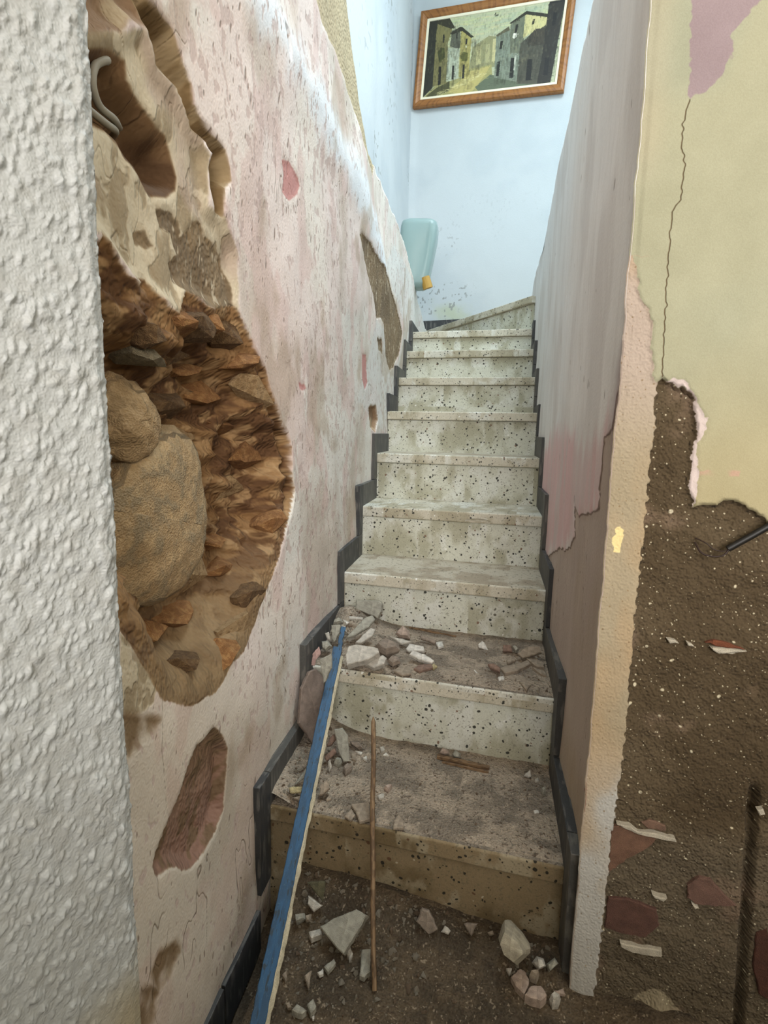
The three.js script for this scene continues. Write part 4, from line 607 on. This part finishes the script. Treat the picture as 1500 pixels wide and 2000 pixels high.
// ---------------------------------------------------------------- crooked painting on the landing wall
{
  const P = group('framed_painting', [-0.333, 3.75, -3.30]); P.rotation.set(0.0, -BA, -0.073, 'YXZ'); P.position.z = bz(-0.333) + 0.021; tag(P, 'wood-framed oil painting of a village street hanging crooked on the white wall', 'painting');
  const W = 1.092, H = 0.64, wood = std({ ...paint(512, 512, (u, v, o) => { const n = fbm(u * 40, v * 4, 4), f = fbm(u * 4, v * 30, 3); o[0] = 150; o[1] = 96; o[2] = 46; mix3(o, [112, 68, 30], smooth(0.45, 0.65, n) * 0.6); mix3(o, [176, 122, 66], smooth(0.5, 0.7, f) * 0.4); o[3] = 0.5 + (n - 0.5) * 0.3; }, [2, 2]), bumpScale: 0.001, roughness: 0.45 }), liner = std({ color: '#efe4c8', roughness: 0.8 });
  const moulding = (w, h, prof) => { // prof: [inset, height] around the rectangle
    const c = [[-1, 1], [1, 1], [1, -1], [-1, -1]], g = [];
    for (let i = 0; i < 4; i++) { const a = c[i], b = c[(i + 1) % 4], pos = [], uv = [], idx = []; prof.forEach(([ins, z]) => { for (const q of [a, b]) { pos.push(q[0] * (w / 2 - ins), q[1] * (h / 2 - ins), z); uv.push(i % 2 ? q[1] * h / 2 : q[0] * w / 2, ins + z); } }); for (let k = 0; k + 1 < prof.length; k++) { const o = 2 * k; idx.push(o, o + 2, o + 1, o + 1, o + 2, o + 3); } const q = new THREE.BufferGeometry(); q.setAttribute('position', new THREE.Float32BufferAttribute(pos, 3)); q.setAttribute('uv', new THREE.Float32BufferAttribute(uv, 2)); q.setIndex(idx); q.computeVertexNormals(); g.push(q.toNonIndexed()); }
    const m = mergeGeometries(g); m.computeVertexNormals(); return m;
  };
  child('frame', moulding(W, H, [[0.0, -0.014], [0.0, 0.016], [0.006, 0.024], [0.022, 0.026], [0.034, 0.020], [0.046, 0.016], [0.052, 0.010], [0.052, -0.004]]), wood, P);
  child('liner', moulding(W - 0.104, H - 0.104, [[0, 0.0], [0.001, 0.010], [0.016, 0.008], [0.018, 0.0]]), liner, P);
  const cw = 1024, ch = 560, cv = document.createElement('canvas'); cv.width = cw; cv.height = ch; const x = cv.getContext('2d'), r = rng(5);
  const M = (px, py) => { const a = px - 220, b = py - 240, D = 1160 * 605 - 50 * 165; return [(a * 605 + b * 50) / D * cw, (b * 1160 + a * 165) / D * ch]; };
  const poly = (pts, col) => { x.fillStyle = col; x.beginPath(); pts.forEach((p, i) => { const q = M(...p); i ? x.lineTo(...q) : x.moveTo(...q); }); x.closePath(); x.fill(); };
  poly([[200, 200], [1420, 40], [1320, 760], [150, 880]], '#b4b594');
  for (let i = 0; i < 500; i++) { const [a, b] = [r() * cw, r() * ch * 0.6]; x.fillStyle = `rgba(${190 + r() * 30 | 0},${190 + r() * 25 | 0},${130 + r() * 40 | 0},0.25)`; if (a > 500 && r() < 0.5) x.fillStyle = 'rgba(150,172,150,0.25)'; x.fillRect(a, b, 40 + r() * 60, 5 + r() * 9); }
  poly([[590, 600], [620, 430], [700, 380], [760, 345], [820, 350], [825, 580], [700, 590]], '#8f8a62'); poly([[650, 570], [655, 430], [695, 415], [695, 560]], '#b3aa78'); poly([[730, 550], [735, 410], [770, 405], [772, 545]], '#a9a174'); poly([[790, 540], [795, 370], [820, 365], [820, 535]], '#c2b684');
  poly([[180, 840], [290, 740], [560, 660], [600, 600], [790, 560], [800, 650], [1290, 680], [1285, 725], [170, 850]], '#9c9560'); poly([[400, 790], [600, 620], [780, 570], [740, 640], [640, 760], [560, 810]], '#b8a868'); poly([[650, 740], [780, 640], [1280, 690], [1280, 725], [700, 790]], '#5f6650'); poly([[200, 830], [300, 760], [420, 700], [420, 780], [260, 842]], '#4d4a2a');
  poly([[170, 845], [220, 240], [300, 225], [285, 560], [262, 760]], '#2c2a1e'); poly([[262, 750], [285, 330], [300, 235], [410, 230], [430, 300], [395, 400], [388, 720]], '#7d7448'); poly([[290, 240], [330, 215], [405, 215], [455, 285], [420, 295], [300, 260]], '#34301f'); poly([[300, 480], [330, 440], [365, 445], [370, 520], [320, 560]], '#4a4a22'); poly([[310, 740], [315, 590], [340, 590], [335, 730]], '#1f1c12'); poly([[345, 400], [347, 340], [362, 340], [358, 405]], '#221f14');
  poly([[385, 705], [400, 440], [500, 440], [490, 680]], '#b2b59c'); poly([[415, 430], [425, 310], [500, 285], [512, 440], [470, 445]], '#5b5a4a'); poly([[500, 670], [510, 300], [520, 290], [605, 350], [590, 660]], '#a99b5a'); poly([[410, 330], [500, 280], [520, 280], [628, 355], [600, 362], [520, 310], [430, 340]], '#2f2b1c'); poly([[510, 500], [540, 470], [580, 480], [570, 540], [520, 545]], '#5d5a28'); for (const q of [[440, 580, 18, 110], [535, 570, 18, 110], [555, 370, 16, 46], [470, 320, 12, 50]]) poly([[q[0], q[1]], [q[0] + q[2], q[1] - 2], [q[0] + q[2] - 4, q[1] + q[3] - 4], [q[0] - 4, q[1] + q[3]]], '#26221a');
  poly([[815, 660], [822, 340], [940, 290], [1050, 300], [1040, 690]], '#7f8572'); poly([[945, 470], [940, 260], [1060, 190], [1055, 470]], '#6b6d58'); poly([[1050, 360], [1060, 180], [1250, 190], [1248, 260], [1150, 300]], '#c9bd84'); poly([[930, 250], [1060, 165], [1070, 160], [1250, 180], [1250, 205], [1070, 185], [945, 255]], '#2c281a'); poly([[820, 340], [930, 270], [935, 300], [830, 350]], '#57503a'); poly([[1010, 700], [1030, 400], [1100, 340], [1250, 250], [1250, 700]], '#4b483a'); poly([[1070, 370], [1150, 290], [1245, 280], [1240, 400], [1100, 420]], '#3d3629'); poly([[1180, 715], [1215, 470], [1250, 110], [1270, 85], [1382, 75], [1288, 720]], '#28241c'); poly([[1240, 125], [1262, 85], [1382, 72], [1380, 90], [1270, 105]], '#1a1712');
  for (const q of [[840, 540, 24, 110, '#1f1e16'], [955, 510, 34, 150, '#1d1b14'], [1095, 515, 42, 160, '#181610'], [860, 385, 22, 60, '#262419'], [985, 260, 20, 60, '#201d15'], [1125, 220, 18, 40, '#2a2517'], [1240, 500, 36, 130, '#120f0b'], [1290, 170, 30, 90, '#100e0a']]) poly([[q[0], q[1]], [q[0] + q[2], q[1] - 4], [q[0] + q[2] - 8, q[1] + q[3] - 4], [q[0] - 8, q[1] + q[3]]], q[4]); poly([[960, 355], [968, 325], [998, 320], [998, 350], [975, 365]], '#ece6d2'); poly([[985, 490], [1000, 488], [990, 600], [980, 600]], '#c3c2ae'); poly([[553, 425], [568, 420], [566, 440], [556, 445]], '#d9d3b0'); poly([[800, 185], [812, 165], [815, 190], [835, 180], [832, 195], [808, 200]], '#3b3a2c');
  for (let i = 0; i < 1400; i++) { const a = r() * cw, b = r() * ch, d = r(); x.fillStyle = d < 0.5 ? 'rgba(30,28,18,0.10)' : d < 0.8 ? 'rgba(210,200,140,0.09)' : 'rgba(120,140,130,0.12)'; x.fillRect(a, b, 4 + r() * 10, b > ch * 0.7 ? 3 : 8 + r() * 22); } for (let i = 0; i < 160; i++) { const t = r(); const q = M(280 + t * 420 + r() * 40, 800 - t * 190 + r() * 30); x.fillStyle = 'rgba(216,204,146,0.55)'; x.fillRect(q[0], q[1], 8 + r() * 16, 2 + r() * 3); }
  const px = x.getImageData(0, 0, cw, ch).data;                     // drag short strokes of the paint across its own edges
  for (let i = 0; i < 2200; i++) { const a = Math.floor(r() * cw), b = Math.floor(r() * ch), k = 4 * (b * cw + a), d = 0.82 + r() * 0.3; x.fillStyle = `rgba(${px[k] * d | 0},${px[k + 1] * d | 0},${px[k + 2] * d | 0},${0.35 + r() * 0.4})`; if (b > ch * 0.72) x.fillRect(a - 8 + r() * 16, b - 3 + r() * 6, 8 + r() * 14, 2 + r() * 4); else x.fillRect(a - 5 + r() * 10, b - 7 + r() * 14, 3 + r() * 6, 5 + r() * 12); }
  for (let i = 0; i < 900; i++) { x.fillStyle = `rgba(20,18,10,${0.05 + r() * 0.1})`; const a = r() < 0.5 ? r() * cw * 0.42 : cw * (0.55 + r() * 0.45); x.fillRect(a, ch * (0.25 + r() * 0.65), 4 + r() * 14, 14 + r() * 40); }
  const tex = new THREE.CanvasTexture(cv); tex.colorSpace = THREE.SRGBColorSpace; const cg = new THREE.BoxGeometry(W - 0.136, H - 0.136, 0.006); child('canvas', cg, std({ map: tex, roughness: 0.6 }), P).position.z = 0.0;
}

// ---------------------------------------------------------------- plastic jug upside down on the wall ledge
{
  const J = group('plastic_jug', [-0.668, 1.958, -2.52]); tag(J, 'pale blue translucent plastic jug turned upside down on the left wall ledge', 'jug'); J.rotation.set(0, 0.09, -0.05);
  const H = 0.40, N = 40, ringsY = [[0, 0.4], [0.008, 0.62], [0.03, 0.74], [0.08, 0.80], [0.2, 0.92], [0.3, 1.0], [0.36, 1.0], [0.385, 0.95], [0.397, 0.82], [0.4, 0.5], [0.4, 0.02]], P = [], I = [];
  ringsY.forEach(([y, k]) => { for (let i = 0; i < N; i++) { const t = i / N * 2 * Math.PI, c = Math.cos(t), s = Math.sin(t), e = 0.42; let X = Math.sign(c) * Math.pow(Math.abs(c), e) * 0.115 * k, Z = Math.sign(s) * Math.pow(Math.abs(s), e) * 0.10 * k; const gro = Math.exp(-(((X - 0.05) / 0.012) ** 2)) * (Z > 0 ? 1 : 0) * smooth(0.06, 0.12, y) * smooth(0.37, 0.33, y); Z -= gro * 0.012; P.push(X + 0.01 * y / H, y * 1.0, Z); } });
  for (let j = 0; j + 1 < ringsY.length; j++) for (let i = 0; i < N; i++) { const a = j * N + i, b = j * N + (i + 1) % N; I.push(a, a + N, b, b, a + N, b + N); }
  for (const [j, f] of [[0, 1], [ringsY.length - 1, -1]]) { const c = P.length / 3; P.push(0.005, ringsY[j][0], 0); for (let i = 0; i < N; i++) { const a = j * N + i, b = j * N + (i + 1) % N; f > 0 ? I.push(c, a, b) : I.push(c, b, a); } }
  const g = new THREE.BufferGeometry(); g.setAttribute('position', new THREE.Float32BufferAttribute(P, 3)); g.setIndex(I); g.computeVertexNormals();
  child('body', g, new THREE.MeshPhysicalMaterial({ color: '#a3bab8', roughness: 0.35, transmission: 0.35, thickness: 0, ior: 1.45 }), J);
  const cap = new THREE.CylinderGeometry(0.028, 0.031, 0.07, 28, 4); { const p = cap.attributes.position; for (let i = 0; i < p.count; i++) { const a = Math.atan2(p.getZ(i), p.getX(i)), k = 1 + 0.03 * Math.cos(a * 14); p.setX(i, p.getX(i) * k); p.setZ(i, p.getZ(i) * k); } cap.computeVertexNormals(); }
  const c = child('cap', cap, std({ color: '#b08a3c', roughness: 0.5 }), J); c.position.set(0.082, 0.030, 0.05); c.rotation.set(0.15, 0, 0.35); c.userData.label = 'brownish yellow screw cap';
}

// ---------------------------------------------------------------- blue batten, brown rod, laths
function bar(a, b, w, t, bend = 0) { const A = new THREE.Vector3(...a), B = new THREE.Vector3(...b), d = B.clone().sub(A), len = d.length(); d.normalize(); return { A, B, d, len }; }
function frameAlong(o, a, b, up) { const A = new THREE.Vector3(...a), B = new THREE.Vector3(...b), z = B.clone().sub(A).normalize(), y = new THREE.Vector3(...up); y.sub(z.clone().multiplyScalar(y.dot(z))).normalize(); const x = new THREE.Vector3().crossVectors(y, z); o.quaternion.setFromRotationMatrix(new THREE.Matrix4().makeBasis(x, y, z)); o.position.copy(A); return A.distanceTo(B); }
function roughBar(w, t, len, seed, amp, n = 60) {   // a bar along +z, centred in x, its top face at y = 0
  const r = rng(seed), P = [], I = [], U = []; const ring = [[-w / 2, -t], [-w / 2, -0.001], [-w / 2 + 0.001, 0], [w / 2 - 0.001, 0], [w / 2, -0.001], [w / 2, -t]];
  for (let k = 0; k <= n; k++) { const z = len * k / n, e1 = (noise(z * 90 + seed, 1) - 0.5) * amp, e2 = (noise(z * 90 + seed, 9) - 0.5) * amp; for (const [x, y] of ring) { P.push(x + (x > 0 ? e1 : e2), y + (y < -0.002 ? e1 * 0.5 : 0), z); U.push(x + y, z); } }
  for (let k = 0; k < n; k++) for (let i = 0; i < 6; i++) { const a = k * 6 + i, b = k * 6 + (i + 1) % 6; I.push(a, b, a + 6, b, b + 6, a + 6); }
  for (let i = 1; i < 5; i++) { I.push(0, i + 1, i); const o = n * 6; I.push(o, o + i, o + i + 1); }
  const g = new THREE.BufferGeometry(); g.setAttribute('position', new THREE.Float32BufferAttribute(P, 3)); g.setAttribute('uv', new THREE.Float32BufferAttribute(U, 2)); g.setIndex(I); const f = g.toNonIndexed(); f.computeVertexNormals(); return f;
}
{
  const B = group('blue_batten'); tag(B, 'long blue painted batten with a torn pale edge leaning down the steps', 'batten');
  const len = frameAlong(B, [-0.252, 0.012, 0.44], [-0.391, 0.429, -0.378], [0.25, 0.9, 0.45]);
  const blue = std({ ...paint(256, 1024, (u, v, o) => { const n = fbm(u * 6, v * 30, 4), f = noise(u * 90, v * 400); o[0] = 22; o[1] = 72; o[2] = 108; mix3(o, [16, 54, 82], smooth(0.4, 0.65, n) * 0.7); mix3(o, [26, 34, 40], smooth(0.66, 0.74, fbm(u * 12 + 4, v * 60, 3)) * 0.7); mix3(o, [120, 130, 128], smooth(0.84, 0.9, f) * 0.4); o[3] = 0.5 + (n - 0.5) * 0.4; }, [20, 1]), bumpScale: 0.001, roughness: 0.55 }), pale = grain('#cfc3a6');
  child('painted_face', roughBar(0.026, 0.006, len, 3, 0.0015, 90), blue, B);
  const e = child('raw_edge', roughBar(0.009, 0.007, len - 0.03, 8, 0.0035, 110), pale, B); e.position.set(-0.0165, -0.001, 0); e.userData.label = 'pale torn raw edge of the batten';
  const t = child('broken_tip', roughBar(0.012, 0.005, 0.085, 21, 0.004, 20), blue, B); t.position.set(-0.004, -0.001, len - 0.004);
}
const rodMat = std({ ...paint(128, 512, (u, v, o) => { const n = fbm(u * 5, v * 40, 4); o[0] = 122; o[1] = 96; o[2] = 68; mix3(o, [78, 58, 38], smooth(0.45, 0.62, n) * 0.7); mix3(o, [160, 136, 104], smooth(0.58, 0.7, fbm(u * 20, v * 9 + 5, 3)) * 0.6); o[3] = 0.5 + (n - 0.5) * 0.5; }, [30, 2]), bumpScale: 0.001, roughness: 0.7 });
function splitCane(len, r0, r1, seed, bendAmp) { // half-round split cane along +z
  const P = [], I = [], U = [], n = 40, m = 9; for (let k = 0; k <= n; k++) { const z = len * k / n, q = k / n, r = lerp(r0, r1, q) * (1 + (noise(q * 14 + seed, 2) - 0.5) * 0.16), bx = Math.sin(q * 3.14) * bendAmp + (noise(q * 5, seed) - 0.5) * 0.003, tip = k === n ? 0.25 : 1; for (let i = 0; i < m; i++) { const a = Math.PI * (i / (m - 2)) , px = i === m - 1 ? 0 : Math.cos(a) * r * tip, py = i === m - 1 ? r * 0.25 : Math.sin(a) * r * 0.8 * tip; P.push(px + bx, py, z); U.push(i * 0.003, z); } }
  for (let k = 0; k < n; k++) for (let i = 0; i < m; i++) { const a = k * m + i, b = k * m + (i + 1) % m; I.push(a, b, a + m, b, b + m, a + m); } const g = new THREE.BufferGeometry(); g.setAttribute('position', new THREE.Float32BufferAttribute(P, 3)); g.setAttribute('uv', new THREE.Float32BufferAttribute(U, 2)); g.setIndex(I); g.computeVertexNormals(); return g;
}
{ const o = mesh('cane_rod', splitCane(0.505, 0.0052, 0.0058, 4, 0.002), rodMat); tag(o, 'thin brown rod leaning upright on the edge of the lowest step', 'rod'); frameAlong(o, [-0.106, 0.004, 0.194], [-0.209, 0.352, -0.133], [0.1, 0.7, 0.7]); }
{ const o = mesh('wood_lath', roughBar(0.011, 0.009, 0.139, 31, 0.002, 20), rodMat); tag(o, 'short brown split lath lying by the riser foot, the upper of a pair', 'lath'); frameAlong(o, [-0.074, 0.2, -0.291], [0.064, 0.199, -0.280], [0, 1, 0]);
  const q = mesh('wood_lath', roughBar(0.005, 0.006, 0.122, 33, 0.0015, 20), rodMat); tag(q, 'thinner brown split lath lying in front of the short lath', 'lath'); frameAlong(q, [-0.058, 0.196, -0.2735], [0.064, 0.196, -0.2645], [0, 1, 0]);
  const d = mesh('wood_lath', roughBar(0.006, 0.006, 0.165, 35, 0.002, 20), rodMat); tag(d, 'thin dark lath lying against the riser on the second step', 'lath'); frameAlong(d, [-0.245, 0.4, -0.687], [-0.09, 0.397, -0.662], [0, 1, 0]); }

// ---------------------------------------------------------------- cable out of the mortar, old conduit loops in the wall
{
  const C = group('black_cable'); tag(C, 'cut black cable sticking out of the bare mortar with two thin wires', 'cable'); const k = std({ color: '#15120f', roughness: 0.5 });
  const tube = (p, r, n = 60) => new THREE.TubeGeometry(new THREE.CatmullRomCurve3(p.map((q) => new THREE.Vector3(...q))), n, r, 10);
  child('sheath', tube([[0.60, 0.985, 0.072], [0.54, 0.955, 0.10], [0.498, 0.936, 0.105], [0.455, 0.904, 0.105], [0.4285, 0.8835, 0.104]], 0.0052), k, C);
  const w = std({ color: '#2a1710', roughness: 0.6 }); child('wire', tube([[0.431, 0.8845, 0.104], [0.424, 0.8795, 0.104], [0.411, 0.8805, 0.103], [0.398, 0.890, 0.099], [0.3855, 0.895, 0.090]], 0.0009), w, C); child('wire', tube([[0.431, 0.8845, 0.105], [0.422, 0.873, 0.107], [0.407, 0.870, 0.105], [0.393, 0.874, 0.101], [0.3855, 0.888, 0.088]], 0.0014), w, C);
}
{
  const C = group('conduit_loops'); tag(C, 'old grey flexible conduit looping inside the dark hole high on the left wall', 'conduit'); const m = std({ color: '#8f8878', roughness: 0.6 });
  const tube = (p, r) => new THREE.TubeGeometry(new THREE.CatmullRomCurve3(p.map((q) => new THREE.Vector3(...q))), 60, r, 10), D = 0.014;
  child('tube', tube([[-0.46, 1.50, 0.41], [-0.41, 1.500, 0.425], [-0.394 - D, 1.480, 0.448], [-0.393 - D, 1.455, 0.455], [-0.396 - D, 1.440, 0.443], [-0.40 - D, 1.440, 0.415], [-0.425 - D, 1.452, 0.375]], 0.0048), m, C);
  child('tube', tube([[-0.40, 1.425, 0.50], [-0.392 - D, 1.424, 0.468], [-0.395 - D, 1.424, 0.434], [-0.41 - D, 1.434, 0.40], [-0.44 - D, 1.445, 0.37]], 0.0044), m, C);
}

// ---------------------------------------------------------------- broken plaster, tiles and stones on the steps and the floor
const PM = {}; for (const [k, c] of Object.entries({ g: '#b2ae9f', w: '#d6cfc2', W: '#f0ebe0', p: '#c6b0a0', b: '#9e8f80', d: '#b2a28e', r: '#977c6c', y: '#cfbf92', k: '#68634a', s: '#bdb39c', P: '#cfaaa0', t: '#8f7e72' })) PM[k] = grain(c);
PIECES.forEach(([name, label, cat, col, t, c, n, mm], i) => {
  const N = new THREE.Vector3(...n).normalize(), ref = Math.abs(N.y) > 0.9 ? new THREE.Vector3(0, 0, 1) : new THREE.Vector3(0, 1, 0), u = ref.cross(N).normalize(), v = new THREE.Vector3().crossVectors(N, u); let g;
  if (name.includes('stone')) {
    const P = [], r = rng(900 + i), k = mm.length / 2; for (let j = 0; j < k; j++) { const a = mm[2 * j] / 1000, b = mm[2 * j + 1] / 1000; P.push(new THREE.Vector3(a, b, -t * 0.0004), new THREE.Vector3(a * 0.66, b * 0.66, (0.1 + 0.35 * r()) * t / 1000), new THREE.Vector3(a * 0.85, b * 0.85, -t / 1000)); }
    g = boxUV(new ConvexGeometry(P), 1.4);
  } else g = slab(mm, t / 1000, 500 + i, 0.0022, Math.min(0.0022, t / 3500));
  const o = mesh(name, g, PM[col]); o.quaternion.setFromRotationMatrix(new THREE.Matrix4().makeBasis(u, v, N)); o.position.set(...c); tag(o, label, cat, 'broken pieces on the steps and floor');
});

// ---------------------------------------------------------------- dust and grit that nobody could count
function dustSheet(zone, k) {
  const s0 = SN[k] + 0.006, s1 = SN[k + 1] + OV[k + 1] + 0.001;
  return grid(range(0, 1, 110), range(0, 1, 60), (a, b) => { const s = lerp(s0, s1, b), x = lerp(WL(s) + 0.006, WR(s) - 0.006, a), edge = smooth(0, 0.12, b) * 0.004; return [x, heap(zone, x, -s) - 0.0015 + edge + (fbm(x * 40, s * 40, 3) - 0.5) * 0.007 * smooth(0, 0.1, b) - (1 - smooth(0, 0.05, b)) * 0.002, -s, x, s]; });
}
{ const o = mesh('dust_layer', mergeGeometries([dustSheet(1, 1), dustSheet(2, 2)]), dirtStep); tag(o, 'brown dust and dirt covering the two lowest steps', 'dust'); o.userData.kind = 'stuff'; }
{
  const r = rng(4242), lists = [[], [], []];
  const drop = (zone, x, z, size) => { const y = (zone === 0 ? floorY(x, z) : heap(zone, x, z) + 0.001) + size * 0.15; lists[Math.floor(r() * 3)].push([x, y, z, size]); };
  for (let i = 0; i < 1500; i++) { const s = 0.012 + r() * 0.30, x = lerp(WL(s) + 0.02, WR(s) - 0.02, r()), z = -s, near = Math.exp(-(((s - 0.3) / 0.12) ** 2)) + (x < -0.2 ? 0.7 : 0.18) + (x > 0.12 ? 0.5 : 0); if (r() < near) drop(1, x, z, 0.0012 + 0.0042 * Math.pow(r(), 3)); }
  for (let i = 0; i < 1300; i++) { const s = 0.335 + r() * 0.33, x = lerp(WL(s) + 0.02, WR(s) - 0.02, r()), near = (x < -0.15 ? 0.9 : 0.25) + (x > 0.05 ? 0.4 : 0); if (r() < near) drop(2, x, -s, 0.0012 + 0.0045 * Math.pow(r(), 3)); }
  for (let i = 0; i < 1300; i++) { const x = -0.34 + r() * 0.9, z = 0.004 + r() * 0.42, near = (x < -0.05 ? 0.9 : 0.22) + 0.7 * Math.exp(-((z / 0.06) ** 2)); if (z < FZ + 0.02 && x > 0.22) continue; if (r() < near) drop(0, x, z, 0.0015 + 0.006 * Math.pow(r(), 3)); }
  for (let i = 0; i < 130; i++) drop(2, -0.44 + 0.13 * r() * r() + 0.02, -0.66 + 0.24 * r(), 0.003 + 0.007 * r() * r());
  for (let i = 0; i < 110; i++) { const z = -0.31 + 0.29 * r(); drop(1, WL(-z) + 0.03 + 0.14 * r() * r(), z, 0.003 + 0.007 * r() * r()); }
  for (let i = 0; i < 140; i++) drop(0, -0.32 + 0.3 * r(), 0.01 + 0.3 * r() * r(), 0.003 + 0.008 * r() * r());
  for (let i = 0; i < 40; i++) drop(0, 0.12 + 0.1 * r(), 0.02 + 0.09 * r(), 0.003 + 0.006 * r() * r());
  const mats = [grain('#cdbfa8'), grain('#a58c72'), grain('#cfc4b0')], M4 = new THREE.Matrix4(), q = new THREE.Quaternion();
  lists.forEach((l, i) => { const im = new THREE.InstancedMesh(facetStone(1, 0.7, 0.85, 70 + i, 12), mats[i], l.length); im.name = numbered('grit'); im.castShadow = im.receiveShadow = true; l.forEach(([x, y, z, s], j) => { q.setFromEuler(new THREE.Euler(r() * 6, r() * 6, r() * 6)); im.setMatrixAt(j, M4.compose(new THREE.Vector3(x, y, z), q, new THREE.Vector3(s, s, s))); }); im.userData.kind = 'stuff'; tag(im, ['fine beige grit scattered over the lower steps and floor', 'fine brown grit scattered over the lower steps and floor', 'fine white grit scattered over the lower steps and floor'][i], 'grit'); scene.add(im); });
}

renderer.render(scene, camera);
